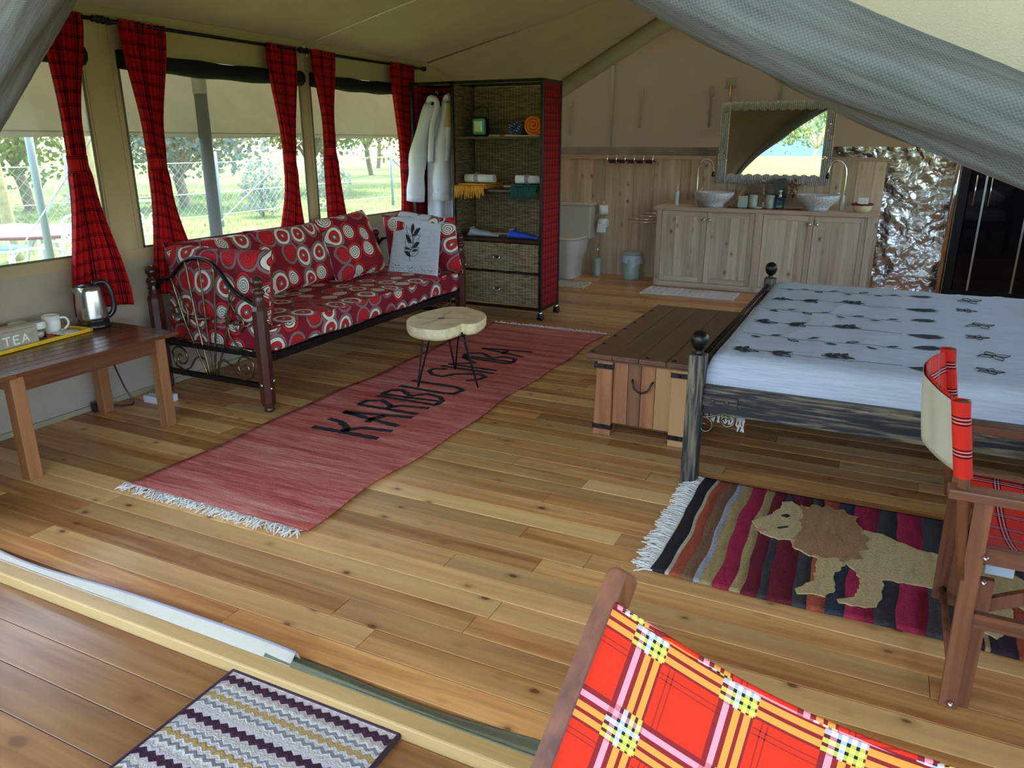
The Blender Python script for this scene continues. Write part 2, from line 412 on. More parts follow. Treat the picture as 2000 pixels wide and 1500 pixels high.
# swirl-print sofa cotton
g = G('red_swirl_print'); u = g.uv()
uvd = g.n('VectorMath', operation='ADD', _0=u, _1=g.n('VectorMath', operation='SCALE', _0=g.n('VectorMath', operation='SUBTRACT', _0=g.noise(u, 5, 1, 1), _1=(.5, .5, .5)), Scale=.05))
vn = g.t.nodes.new('ShaderNodeTexVoronoi'); vn.voronoi_dimensions = '2D'; vn.inputs['Scale'].default_value = 6.3; vn.inputs['Randomness'].default_value = .42
g.put(vn.inputs['Vector'], uvd); dist, vcol, vpos = vn.outputs['Distance'], vn.outputs['Color'], vn.outputs['Position']
rc = g.xyz(vcol); rel = g.xyz(g.n('VectorMath', operation='SUBTRACT', _0=uvd, _1=vpos))
ang = g.math('DIVIDE', g.math('ARCTAN2', rel[1], rel[0]), 2*pi)
spiral = g.math('FRACT', g.math('ADD', g.math('MULTIPLY', dist, 10.0), ang))
line = g.math('LESS_THAN', spiral, .28)
CR = (.66, .62, .50); RD = (.52, .014, .016); DR = (.20, .008, .016); MV = (.24, .13, .125); BL = (.012, .008, .010)
tA = g.mix(g.math('MULTIPLY', line, g.math('LESS_THAN', dist, .32)), g.ramp(dist, [(0, CR), (.32, BL), (.345, RD), (.45, BL), (.475, DR)], True), BL)
tB = g.ramp(dist, [(0, CR), (.05, BL), (.07, MV), (.12, BL), (.14, RD), (.26, BL), (.28, CR), (.40, BL), (.425, MV), (.52, DR)], True)
tC = g.mix(g.math('MULTIPLY', line, g.math('LESS_THAN', dist, .30)), g.ramp(dist, [(0, RD), (.34, BL), (.365, MV), (.48, DR)], True), DR)
# off-centre second eye for B
vd2 = g.n('VectorMath', 1, operation='LENGTH', _0=g.n('CombineXYZ', X=g.math('ADD', rel[0], .012), Y=g.math('SUBTRACT', rel[1], .010), Z=0.0))
c = g.mix(g.math('GREATER_THAN', rc[0], .36), tA, tB)
c = g.mix(g.math('GREATER_THAN', rc[0], .74), c, tC)
m_swirl = g.done(g.bsdf(c, .8, 0, g.bump(g.noise(u, 400, 2), .1, .002), .25))
# bedspread
g = G('grey_white_bedspread'); v = g.obj()
h = g.noise(g.mapv(v, (6, 140, 140)), 1.0, 4); w = g.noise(v, 3, 4)
m_spread = g.done(g.bsdf(g.ramp(h, [(.3, (.42, .44, .48)), (.7, (.56, .58, .62))]), .9, 0, g.bump(g.math('ADD', h, g.math('MULTIPLY', w, 5.0)), .3, .012), .2))
# red woven rug
g = G('red_kilim'); v = g.obj(); h = g.noise(g.mapv(v, (5, 75, 1)), 1.0, 5, rough=.7); s2 = g.noise(g.mapv(v, (1, 14, 1)), 1.0, 3); w = g.noise(v, 260, 2)
t = g.math('ADD', g.math('MULTIPLY', h, .45), g.math('ADD', g.math('MULTIPLY', s2, .35), g.math('MULTIPLY', w, .22)))
m_rug = g.done(g.bsdf(g.ramp(t, [(.38, (.30, .040, .034)), (.5, (.56, .135, .10)), (.63, (.74, .34, .27))]), .95, 0, g.bump(g.math('ADD', w, h), .5, .006), .1))
def pile(name, col, nz=.45):
    g = G(name); v = g.obj(); h = g.noise(v, 130, 3, rough=.7); l = g.noise(g.mapv(v, (40, 8, 1)), 1.0, 3)
    t = g.math('ADD', g.math('MULTIPLY', h, .6), g.math('MULTIPLY', l, .4))
    return g.done(g.bsdf(g.ramp(t, [(.3, tuple(x*(1-nz) for x in col)), (.7, tuple(min(1, x*(1+nz)+.01) for x in col))]), .95, 0, g.bump(h, .8, .008), .1))
PILE = {k: pile('wool_'+k, c) for k, c in dict(black=(.025, .022, .024), beige=(.48, .40, .26), rust=(.36, .075, .035), brown=(.20, .10, .045), grey=(.33, .33, .36), tan=(.36, .25, .10), crimson=(.33, .020, .05), maroon=(.14, .012, .02), charcoal=(.045, .042, .042), navy=(.035, .042, .06), plum=(.04, .018, .028)).items()}
m_lion = pile('wool_lion', (.54, .40, .18), .3); m_mane = pile('wool_mane', (.36, .20, .085), .35); m_tongue = pile('wool_pink', (.55, .25, .18), .2)
# doormat
g = G('striped_loop_mat'); v = g.obj(); x = g.xyz(v)
zz = g.math('ADD', x[1], g.math('MULTIPLY', g.math('PINGPONG', x[0], .016), .7))
f = g.math('FRACT', g.math('DIVIDE', g.math('ADD', zz, 5.0), .155))
cc = g.ramp(f, [(0, (.58, .55, .48)), (.13, (.20, .18, .18)), (.21, (.60, .58, .54)), (.30, (.36, .24, .09)), (.42, (.60, .58, .54)), (.50, (.22, .20, .20)), (.57, (.58, .55, .48)), (.67, (.46, .38, .34)), (.74, (.055, .025, .04)), (.90, (.48, .42, .40))], True)
m_mat = g.done(g.bsdf(g.mix(.2, cc, g.ramp(g.noise(v, 160, 3), [(.3, (.1, .1, .1)), (.7, (.8, .8, .8))]), 'OVERLAY'), .95, 0, g.bump(g.math('ADD', g.noise(v, 170, 3), g.math('MULTIPLY', g.math('PINGPONG', zz, .016), 40.0)), .7, .008), .1))
m_matedge = plain('plum_binding', (.045, .018, .032), .9)
# outdoors
g = G('grass'); v = g.obj(); h = g.noise(v, 1.2, 6, rough=.7); q = g.noise(v, .15, 3); w = g.noise(v, 14, 5, rough=.8)
t = g.math('ADD', g.math('MULTIPLY', h, .35), g.math('ADD', g.math('MULTIPLY', q, .3), g.math('MULTIPLY', w, .35)))
m_grass = g.done(g.bsdf(g.ramp(t, [(.32, (.06, .10, .025)), (.5, (.125, .175, .05)), (.68, (.22, .27, .10))]), .95, 0, g.bump(w, .8, .08), .1))
def leafm(name, a, b):
    g = G(name); c = g.ramp(g.noise(g.obj(), 2.5, 3), [(.3, a), (.7, b)])
    return g.done(g.n('MixShader', Fac=.35, _1=g.bsdf(c, .6, 0, None, .2), _2=g.n('BsdfTranslucent', Color=c)))
m_leaf = leafm('olive_leaves', (.05, .085, .025), (.15, .20, .07)); m_leaf2 = leafm('pale_leaves', (.08, .13, .035), (.20, .25, .09)); m_leaf3 = leafm('silver_leaves', (.11, .15, .11), (.25, .29, .23))
m_trunk = plain('acacia_bark', (.20, .155, .09), .9, 0, .4, 14, .6); m_trunky = plain('yellow_fever_bark', (.38, .30, .13), .85, 0, .3, 14, .4)
m_hill = plain('blue_hill', (.035, .075, .13), 1, 0, .15, .05)
m_wire = plain('galvanised_wire', (.42, .50, .52), .5, .3); m_post = plain('green_grey_post', (.22, .28, .25), .6, .2)
m_pole = plain('dark_tent_pole', (.022, .022, .02), .85)

# ============================================================ SETTING
WX = -4.05; RX = 1.78; RIDX = -1.15
def roof_z(X): return 2.2+.255*(X-WX) if X < RIDX else 2.2+.255*(RX-X)
# floor: planks along X
fl = struct(MB().box(WX, RX, 1.44, 9.05, -.10, -.022).build('floor', m_gap))
pm = {}
def plank(parent, mat, name, x0, x1, y0, w, z, th=.022, gap=.0012):
    key = (round(x1-x0, 3), round(w, 3), mat.name)
    if key not in pm:
        L = (x1-x0)/2-gap*.6; h = w/2-gap; b = .0016
        b_ = MB(); b_.add([(-L, -h, -th), (L, -h, -th), (L, h, -th), (-L, h, -th), (-L, -h, -b), (L, -h, -b), (L, h, -b), (-L, h, -b), (-L+b, -h+b, 0), (L-b, -h+b, 0), (L-b, h-b, 0), (-L+b, h-b, 0)],
            [(0, 3, 2, 1), (0, 1, 5, 4), (1, 2, 6, 5), (2, 3, 7, 6), (3, 0, 4, 7), (4, 5, 9, 8), (5, 6, 10, 9), (6, 7, 11, 10), (7, 4, 8, 11), (8, 9, 10, 11)])
        pm[key] = b_.mesh(name); pm[key].materials.append(mat)
    o = D.objects.new(name, pm[key]); COL.objects.link(o)
    o.location = ((x0+x1)/2, y0+w/2, z); o.parent = parent; o.matrix_parent_inverse = wmat(parent).inverted()
    return o
def planks(parent, mat, name, X0, X1, Y0, Y1, w, z, lens, far=99, farlens=(2.9,), jit=True):
    y = Y0; r = 0
    while y < Y1-.02:
        ww = min(w, Y1-y); ls = lens if y < far else farlens
        x = X0; first = True
        while x < X1-.01:
            L = random.choice(ls)
            if first and jit: L = round(L*random.choice((.35, .6, .85, 1.0)), 2); first = False
            e = min(X1, x+L)
            if X1-e < .3: e = X1
            plank(parent, mat, name, x, e, y, ww, z+random.uniform(-.0006, .0006)); x = e
        y += w; r += 1
planks(fl, m_floor, 'plank', WX, RX, 1.478, 9.05, .106, 0, (1.3, 1.6, 1.9), 5.4, (3.4, 4.0))
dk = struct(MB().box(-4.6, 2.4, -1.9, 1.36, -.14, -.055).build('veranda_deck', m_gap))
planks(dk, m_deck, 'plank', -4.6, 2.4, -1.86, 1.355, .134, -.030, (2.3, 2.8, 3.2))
tb = struct(MB().box(WX-.2, RX+.2, 1.357, 1.425, -.05, .012).build('trim_1', m_beam, bevel=.006))
# ground flap of canvas lying along the threshold
def flap_edge(x): return 1.462+.022*sin(x*3.1+.6)+.012*sin(x*7.3)
def gflap(x0, x1, w0, w1, prof):
    def fn(u, v):
        x = lerp(x0, x1, u); w = lerp(w0, w1, u); wob = .75+.2*sin(x*3.3+1)+.1*sin(x*7.7)
        y = 1.412+interp([(k, a) for k, a, c in prof], v)*w*wob; z = interp([(k, c) for k, a, c in prof], v)
        return (x, y, z if v in (0, 1) else z*(.8+.25*sin(x*3.3+1)))
    return fn
gf = MB().grid(gflap(WX, -1.42, .085, .05, [(0, 0, .0145), (.55, .55, .042), (.8, .72, .045), (1, 1, .005)]), 90, 12).build('ground_flap', m_skirt, solid=.004)
MB().tube([(lerp(WX, -1.42, k/80), 1.412+.66*lerp(.085, .05, k/80)*(.75+.2*sin(lerp(WX, -1.42, k/80)*3.3+1)+.1*sin(lerp(WX, -1.42, k/80)*7.7)), .045*(.8+.25*sin(lerp(WX, -1.42, k/80)*3.3+1))) for k in range(81)], .005, 6).build('hem_cord', m_band, gf)
tag(gf, 'cream canvas ground flap lying in a wavy strip along the pale threshold beam', 'tent flap')
gf2 = MB().grid(gflap(-1.52, RX, .05, .24, [(0, 0, .0165), (.3, .25, .026), (.7, .7, .012), (1, 1, .005)]), 80, 10).build('ground_flap', m_olive, solid=.004)
tag(gf2, 'olive green canvas strip lying along the threshold, running behind the plaid lounge chair', 'tent flap')

# left canvas wall with three film windows
WZ0, WZ1 = .885, 1.985
wins = [(1.55, 2.985), (3.205, 4.735), (4.845, 6.13)]
wl = D.objects.new('wall_left', None); COL.objects.link(wl); struct(wl); wl.location = (WX, 4.5, 0)
MB().box(WX-.012, WX, .9, 9.05, -.02, .845).build('lower_canvas', m_walllow, wl)
b = MB(); b.box(WX-.012, WX+.006, .9, 9.05, .825, WZ0); b.box(WX-.012, WX, .9, 9.05, WZ1, 2.22)
b.build('canvas_band', m_wallc, wl)
for y0, y1 in ((.9, wins[0][0]), (2.985, 3.205), (4.735, 4.845), (6.13, 9.05)):
    p = MB().box(WX-.012, WX, y0, y1, WZ0, WZ1); p.build('canvas_pillar', m_wallc, wl)
    if .05 < y1-y0 < .5:
        q = MB()
        for yy in (y0+.015, y1-.035): q.box(WX, WX+.004, yy, yy+.02, .845, 2.19)
        q.build('seam_tape', m_wallc, wl)
MB().box(WX-.01, WX+.012, .9, 6.4, .0, .03).build('hem', m_roof, wl)
MB().box(WX-.004, WX+.010, .9, 6.6, 2.165, 2.205).build('eave_hem', m_wallc, wl)
for i, (y0, y1) in enumerate(wins):
    w = D.objects.new('window_%d' % (i+1), None); COL.objects.link(w); struct(w); w.location = (WX, (y0+y1)/2, WZ0)
    MB().box(WX-.007, WX-.005, y0, y1, WZ0, WZ1).build('pane', m_pane, w)
    f_ = MB()
    for a in ((y0, y0+.012, WZ0, WZ1), (y1-.012, y1, WZ0, WZ1), (y0, y1, WZ0, WZ0+.012)): f_.box(WX-.004, WX+.004, *a)
    f_.build('window_hem', m_olive, w)
    pts = [(WX+.012, y, 1.945+.012*sin(pi*(y-y0)/(y1-y0))*-1) for y in [y0+(y1-y0)*k/16 for k in range(17)]]
    MB().tube(pts, [.05+.004*sin(k*1.3) for k in range(17)], 10).build('rolled_shutter', m_blackcl, w)
# back canvas, right canvas wall, and the inner roof
wb = D.objects.new('wall_back', None); COL.objects.link(wb); struct(wb); wb.location = (-1.15, 9.05, 0)
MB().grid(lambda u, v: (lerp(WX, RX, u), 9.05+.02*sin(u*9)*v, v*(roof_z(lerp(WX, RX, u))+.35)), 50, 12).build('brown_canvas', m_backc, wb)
sq = MB()
for x in (-3.08, -1.2): sq.box(x-.018, x+.018, 9.015, 9.03, 1.36, 2.5)
sq.build('seam_tape', m_tab, wb)
for x, z in ((-2.73, 2.03), (-1.93, 2.03), (-3.6, 1.95)):
    MB().box(x-.03, x+.03, 9.005, 9.02, z-.05, z+.05).box(x-.014, x+.014, 9.008, 9.022, z-.38, z-.05).build('hanging_tab', m_tab, wb)
wr = D.objects.new('wall_right', None); COL.objects.link(wr); struct(wr); wr.location = (RX, 5, 0)
b = MB(); b.box(RX, RX+.012, 1.4, 9.05, -.02, .9); b.box(RX, RX+.012, 1.4, 9.05, 1.98, 2.22); b.build('canvas_band', m_wallc, wr)
for y0, y1 in ((1.4, 1.6), (2.98, 3.2), (4.74, 4.85), (6.13, 6.6), (8.2, 9.05)): MB().box(RX, RX+.012, y0, y1, .9, 1.98).build('canvas_pillar', m_wallc, wr)
for i, (y0, y1) in enumerate(((1.6, 2.98), (3.2, 4.74), (4.85, 6.13), (6.6, 8.2))):  # out-of-view windows, mirroring the left wall, added to brighten the dim interior
    w = D.objects.new('window_%d' % (i+4), None); COL.objects.link(w); struct(w); w.location = (RX, (y0+y1)/2, .9)
    MB().box(RX+.005, RX+.007, y0, y1, .9, 1.98).build('pane', m_pane, w)
cl = D.objects.new('ceiling', None); COL.objects.link(cl); struct(cl); cl.location = (RIDX, 5, 2.6)
def lin(X0, X1):
    def fn(u, v):
        x = lerp(X0, X1, u); y = lerp(1.3, 6.5, v)
        sag = .035*sin(pi*u)*(.6+.4*cos(v*4*pi))+.010*sin(u*11+v*9)
        return (x, y, roof_z(x)-sag)
    return fn
MB().grid(lin(WX, RIDX), 24, 60).build('roof_lining', m_roof, cl)
MB().grid(lin(RIDX, RX), 24, 60).build('roof_lining', m_roof, cl)
# rear panel twisting down to the valance edge above the bathroom
def edge_z(X): return 1.62+.545*(X+3.9) if X < RIDX else 1.62+.545*(1.6-X)
def rear(X0, X1):
    def fn(u, v):
        x = lerp(X0, X1, u); y = lerp(6.5, 8.05, v)
        z0 = roof_z(x); z1 = min(edge_z(x)+.19, roof_z(x)+.25)
        fold = .05*sin(v*pi)*sin(u*13+v*2.2)
        return (x, y, lerp(z0, z1, v**1.3)-.04*sin(pi*v)+fold*.5)
    return fn
MB().grid(rear(WX, RIDX), 40, 20).build('rear_lining', m_roof, cl)
MB().grid(rear(RIDX, RX), 40, 20).build('rear_lining', m_roof, cl)
def val(X0, X1):
    def fn(u, v):
        x = lerp(X0, X1, u); zt = min(edge_z(x)+.19, roof_z(x)+.25)
        return (x, 8.05-.05*sin(pi*v), zt-(.19)*v)
    return fn
MB().grid(val(WX, RIDX), 30, 6).build('valance', m_flapc, cl, solid=.006)
MB().grid(val(RIDX, RX), 30, 6).build('valance', m_flapc, cl, solid=.006)
MB().tube([(WX+.02, 6.5, 2.195), (-3.15, 6.5, 2.40), (-2.3, 6.5, 2.615), (RIDX, 6.5, 2.90)], .006, 6).build('seam_cord', m_tab, cl)
MB().tube([(WX+.03, 4.77, 2.17), (-3.3, 4.82, 2.36), (-2.4, 4.85, 2.575), (RIDX, 4.87, 2.88)], .004, 6).build('white_rope', m_card, cl)
MB().tube([(WX+.03, 4.77, 2.17), (WX+.05, 4.78, 2.13), (WX+.04, 4.80, 2.10)], .006, 6).build('rope_tie', m_card, cl)
# outer fly sheet with hanging awning edges
def fly(u, v):
    x = lerp(-4.95, 2.7, u); y = lerp(-1.6, 9.5, v)
    z = 2.30+.27*(x+4.05) if x < RIDX else 2.30+.27*(RX-x)
    return (x, y, z+.02*sin(v*25)*sin(u*pi))
fs_ = MB().grid(fly, 40, 40).build('fly_sheet', m_fly); struct(fs_)
def awn(u, v):
    y = lerp(.6, 9.4, u); k = sin(u*8.8/1.55*pi)
    return (-4.95+.33*v+.05*sin(y*2.2+v*3)*v, y, lerp(2.06, 1.545-.02*abs(k), v))
aw = MB().grid(awn, 70, 10).build('awning_skirt', m_fly); struct(aw)
MB().tube([(-4.615+.05*sin(y*2.2+3), y, 1.56) for y in [.6+.1*k for k in range(89)]], .006, 6).build('hem_cord', m_tab, aw)
# tent poles outside the windows
for y, lab in ((4.30, 'dark awning pole standing outside the middle window, thickest of the poles'), (7.6, 'dark awning pole outside at the far end of the window wall')):
    t = thing('awning_pole', lab, 'tent pole', (-4.6, y, -.1), 'awning poles')
    MB().lathe([(.045, -.1), (.045, 1.83)], (-4.6, y, 0), 14).build('shaft', m_pole, t)
    MB().lathe([(.05, 1.83), (.05, 2.08)], (-4.6, y, 0), 14).build('sleeve', m_tab, t)
t = thing('awning_pole', 'thin grey pole outside the leftmost window beside the garden table', 'tent pole', (-5.6, 3.6, -.1), 'awning poles')
MB().tube([(-5.6, 3.62, -.1), (-5.6, 3.62, 2.0)], .028, 10).build('shaft', m_post, t)
MB().lathe([(.04, 1.98), (.02, 2.02)], (-5.6, 3.62, 0), 10).build('cap', m_post, t)
for i, (a, b_, lab) in enumerate((((-4.66, 5.5, 1.55), (-6.9, 5.3, -.1), 'taut white guy rope seen through the right window'), ((-4.66, 3.45, 1.55), (-6.4, 3.2, -.1), 'taut guy rope at the left edge of the middle window'))):
    t = thing('guy_rope', lab, 'rope', b_, 'guy ropes')
    MB().tube([a, b_], .005, 6).build('rope', m_card, t); MB().lathe([(.012, 0), (.02, .02), (.012, .04)], a, 8).build('toggle', m_black, t)

# front canvas: tied-back flaps with grey mesh rolls
def front(name, curve, outer, sgn, lab):
    t = thing(name, lab, 'tent flap', (curve[-1][0], 1.4, 0))
    cp = smooth_path([(x, 0, z) for x, z in curve], 8); op = smooth_path([(x, 0, z) for x, z in outer], 8)
    n = len(cp)-1; m = len(op)-1
    def fn(u, v):
        a = cp[round(u*n)]; q = op[round(u*m)]
        v2 = .06+.94*v; x = lerp(a.x, q.x, v2); z = lerp(a.z, q.z, v2)
        return (x, 1.40-.10*sin(min(1, v*3)*pi)+.03*sin(u*9+v*5)*v, z)
    MB().grid(fn, n, 14).build('canvas_sheet', m_flapc, t)
    MB().grid(lambda u, v: Vector(fn(u, v))+Vector((0, .03, 0)), n, 14).build('inner_lining', m_backc, t)
    vs = MB(); K = 14
    def roll(u, v):
        i = round(u*n); a = cp[i]; b0 = cp[min(i+1, n)]-cp[max(i-1, 0)]; b0.normalize()
        nn = Vector((-b0.z, 0, b0.x))*sgn
        w = max(.045, .132-.125*u)*(1+.06*sin(u*17)); an = v*2*pi
        c_ = a-nn*w*.95
        r = w*(1+.10*sin(an*3+u*14)+.06*sin(an*7+u*31))
        return (c_.x+nn.x*cos(an)*r, 1.385+sin(an)*r*.75, c_.z+nn.z*cos(an)*r)
    vs.grid(roll, n, 28, lambda u, v: (u*2.2, v*.55)).build('mesh_roll', m_mesh, t)
    return t
front('entrance_flap', [(-1.16, 2.25), (-1.55, 2.06), (-1.90, 1.835), (-2.28, 1.55), (-2.68, 1.25), (-3.02, .86), (-3.12, .45), (-3.16, .02)], [(RIDX, 2.93), (-1.9, 2.74), (-2.6, 2.56), (-3.3, 2.38), (-4.0, 2.2), (-4.06, 1.5), (-4.06, .7), (-4.06, .02)], 1,
      'tied-back tent entrance flap with grey mesh roll in the upper left corner')
front('entrance_flap', [(-1.10, 2.25), (-.76, 1.96), (-.44, 1.733), (-.13, 1.565), (.18, 1.44), (.55, 1.26), (.85, 1.0), (1.05, .6), (1.15, .02)], [(RIDX, 2.93), (-.6, 2.80), (0, 2.65), (.5, 2.52), (1.0, 2.40), (1.78, 2.2), (1.79, 1.5), (1.79, .7), (1.79, .02)], -1,
      'tied-back tent entrance flap with broad grey mesh roll across the upper right')

# wainscot in the bathroom: vertical boards
wa = D.objects.new('wall_wainscot', None); COL.objects.link(wa); struct(wa); wa.location = (-2, 8.6, 0)
MB().box(WX+.02, -.07, 8.615, 8.635, 0, 1.31).build('backing', m_gap, wa)
x = WX+.02
while x < -.08:
    w = random.choice((.105, .13, .15)); e = min(x+w, -.07)
    if -.07-e < .06: e = -.07
    MB().box(x+.001, e-.001, 8.598+random.uniform(0, .002), 8.617, .0, 1.312).build('board', m_wains, wa); x = e
MB().box(WX+.02, -.06, 8.588, 8.64, 1.312, 1.352).build('top_rail', m_vanh, wa, bevel=.004)
cs = struct(MB().grid(lambda u, v: (lerp(-3.9, -.4, u), 8.98+.012*sin(u*60)*(1-v), lerp(1.30, 1.44, v)), 120, 4).build('trim_2', cloth('grey_groundsheet', (.30, .26, .21), .1)))
fo = MB().grid(lambda u, v: (lerp(-.60, .60, u), 8.97+.035*noise.noise(Vector((u*5, v*6, 0)))+.02*noise.noise(Vector((u*14, v*17, 3))), lerp(.0, 1.45, v)), 70, 80).build('silver_sheet', m_foil)
tag(fo, 'crinkled silver insulating sheet hung on the wall beside the washstand', 'foil sheet')
MB().tube([(-.06, 8.93, .16), (.6, 8.93, .15)], .008, 6).build('batten', m_wains, fo)
# shower cabinet
sh = thing('shower_cabinet', 'dark glass shower cabinet with chrome edge post and bar handles', 'shower', (1.1, 8.9, 0))
MB().lathe([(.026, 0), (.026, 2.0)], (.565, 8.86, 0), 14).build('edge_post', m_chrome, sh)
MB().box(.60, .68, 8.87, 8.90, .02, 2.0).build('corner_profile', m_black, sh)
for a, b_ in ((.69, .815), (.83, 1.19), (1.205, 1.74)):
    MB().box(a, b_, 8.88, 8.888, .06, 1.96).build('glass_panel', m_dglass, sh)
for x in (.822, 1.197): MB().box(x-.009, x+.009, 8.865, 8.895, .04, 1.98).build('stile', m_steel, sh)
MB().box(.60, 1.76, 8.86, 8.9, .0, .06).build('sill', m_black, sh)
MB().box(.60, 1.76, 8.86, 8.9, 1.96, 2.0).build('head_rail', m_black, sh)
for x in (.735, .865):
    MB().tube([(x, 8.87, 1.19), (x, 8.82, 1.19), (x, 8.82, .90), (x, 8.87, .90)], .007, 8).build('handle', m_chrome, sh)
MB().box(.66, 1.76, 9.0, 9.02, 0, 2.0).build('inner_wall', m_black, sh)
MB().box(.60, 1.76, 8.9, 9.02, 2.0, 2.02).build('roof_panel', m_black, sh)

# ============================================================ CURTAINS
def curtain(lab, prof, rod_y, ph, wcl=.95, nf=7, zb=.58):
    t = thing('curtain', lab, 'curtain', (-3.95, prof[1][0], zb), 'tartan curtains on the window wall')
    zt, ztie = 2.145, prof[1][2]
    L = [(0, prof[0][0]), ((zt-ztie-.12)/(zt-zb), prof[1][0]-.004), ((zt-ztie)/(zt-zb), prof[1][0]), ((zt-ztie+.10)/(zt-zb), prof[1][0]-.012), (1, prof[2][0])]
    Rr = [(0, prof[0][1]), ((zt-ztie-.12)/(zt-zb), prof[1][1]+.01), ((zt-ztie)/(zt-zb), prof[1][1]), ((zt-ztie+.10)/(zt-zb), prof[1][1]+.016), (1, prof[2][1])]
    def fn(u, v):
        l, r = interp(L, v), interp(Rr, v); wd = r-l
        s_ = u+.018*sin(u*nf*2*pi+ph)
        amp = .020+.010*v
        x = -3.965+amp*sin(u*nf*2*pi+ph+1.2*v)+.012*sin(u*3+v*7+ph)
        z = lerp(zt, zb+.05*sin(u*2.2+ph), v)
        return (x, l+wd*s_, z)
    MB().grid(fn, 72, 60, lambda u, v: (u*wcl, (1-v)*1.55)).build('drape', m_tartan, t)
    y0, y1 = prof[1][0]-.010, prof[1][1]+.010; c = (y0+y1)/2
    def tie(u, v):
        a = u*2*pi; return (-3.965+.042*sin(a), c+((y1-y0)/2)*cos(a), ztie-.045+.09*v)
    MB().grid(tie, 24, 3, lambda u, v: (u*.3, v*.08)).build('tie_band', m_tartan, t, solid=.004)
    return t
CU = [('dark red tartan curtain tied in the middle, leftmost, hanging behind the kettle', [(2.71, 2.97, 0), (2.765, 2.85, 1.385), (2.63, 3.00, 0)], .3, .55),
      ('dark red tartan curtain at the left of the middle window, falling behind the sofa end', [(3.17, 3.49, 0), (3.275, 3.355, 1.38), (3.18, 3.55, 0)], 1.7, .56),
      ('dark red tartan curtain at the right of the middle window', [(4.33, 4.62, 0), (4.43, 4.505, 1.39), (4.27, 4.60, 0)], 2.6, .6),
      ('dark red tartan curtain at the left of the right window', [(4.77, 5.06, 0), (4.895, 4.965, 1.43), (4.84, 5.10, 0)], .9, .6),
      ('narrow dark red tartan curtain partly hidden behind the clothes rack', [(5.80, 6.16, 0), (5.93, 6.0, 1.29), (5.87, 6.10, 0)], 2.0, .6)]
for lab, pr, ph, zb in CU: curtain(lab, pr, 0, ph, zb=zb)
for lab, y0, y1 in (('black curtain rod above the leftmost window', 1.5, 3.02), ('long black curtain rod with ball ends above the middle window', 3.13, 4.70), ('black curtain rod above the right window', 4.72, 6.30)):
    t = thing('curtain_rod', lab, 'curtain rod', (-3.965, (y0+y1)/2, 2.13), 'black curtain rods')
    MB().tube([(-3.965, y0, 2.128), (-3.965, y1, 2.128)], .011, 10).build('rod', m_black, t)
    for y, s in ((y0, -1), (y1, 1)):
        T = Matrix.Rotation(-s*pi/2, 4, 'X')
        MB().lathe([(.012, 0), (.018, .006), (.018, .014), (.011, .02), (.022, .036), (.020, .05), (.004, .062)], (-3.965, y, 2.128), 12, T).build('finial', m_black, t)
        MB().bar((-4.05, y-s*.05, 2.128), (-3.965, y-s*.05, 2.128), .012, .02).build('bracket', m_black, t)

# ============================================================ SIDE TABLE AND TEA THINGS
tt = thing('side_table', 'brown slatted-top side table below the leftmost window', 'table', (-3.69, 2.33, 0))
TX0, TX1, TY0, TY1, TZ = -4.01, -3.36, 1.84, 2.80, .525
for x in (-3.98, -3.47):
    for y in (1.92, 2.69):
        MB().box(x, x+.062, y-.005, y+.058, 0, TZ-.022).build('leg', m_tableleg, tt, bevel=.005)
MB().box(-3.945, -3.435, 2.705, 2.73, TZ-.10, TZ-.022).build('apron', m_tableleg, tt)
MB().box(-3.945, -3.435, 1.935, 1.96, TZ-.10, TZ-.022).build('apron', m_tableleg, tt)
MB().box(-3.43, -3.412, 1.95, 2.72, TZ-.10, TZ-.022).build('apron', m_tablew, tt)
MB().box(-3.97, -3.952, 1.95, 2.72, TZ-.10, TZ-.022).build('apron', m_tablew, tt)
for y0, y1 in ((TY0, TY0+.085), (TY1-.085, TY1)): MB().box(TX0, TX1, y0, y1, TZ-.022, TZ).build('end_board', m_tablew, tt, bevel=.004)
ns = 9; sw = (TX1-TX0)/ns
for k in range(ns): MB().box(TX0+k*sw+.002, TX0+(k+1)*sw-.002, TY0+.087, TY1-.087, TZ-.02, TZ-.0005).build('slat', m_tablew, tt, bevel=.002)
# kettle
kx, ky = -3.865, 2.675; kt = thing('electric_kettle', 'brushed steel electric kettle with black handle and base on the side table', 'kettle', (kx, ky, TZ))
MB().lathe([(.0, 0), (.082, 0), (.084, .012), (.080, .018), (.078, .040), (.070, .042)], (kx, ky, TZ), 28).build('base', m_plastic, kt)
MB().lathe([(.076, .040), (.077, .06), (.074, .13), (.066, .20), (.062, .225), (.055, .227)], (kx, ky, TZ), 28).build('body', m_steel, kt)
MB().lathe([(.061, .224), (.058, .234), (.03, .242), (.0, .244)], (kx, ky, TZ), 28).build('lid', m_plastic, kt)
hd = Vector((.5, .87, 0)).normalized()
hp = smooth_path([Vector((kx, ky, TZ+.238))+hd*.02, Vector((kx, ky, TZ+.243))+hd*.075, Vector((kx, ky, TZ+.21))+hd*.098, Vector((kx, ky, TZ+.14))+hd*.112, Vector((kx, ky, TZ+.08))+hd*.105, Vector((kx, ky, TZ+.05))+hd*.075], 5)
MB().tube(hp, .014, 10).build('handle', m_plastic, kt)
sp = -hd
MB().add([Vector((kx, ky, TZ+.222))+sp*.058+hd.cross(Vector((0, 0, 1)))*.022, Vector((kx, ky, TZ+.222))+sp*.058-hd.cross(Vector((0, 0, 1)))*.022, Vector((kx, ky, TZ+.224))+sp*.088, Vector((kx, ky, TZ+.175))+sp*.066], [(0, 2, 1), (0, 3, 2), (1, 2, 3)]).build('spout', m_steel, kt)
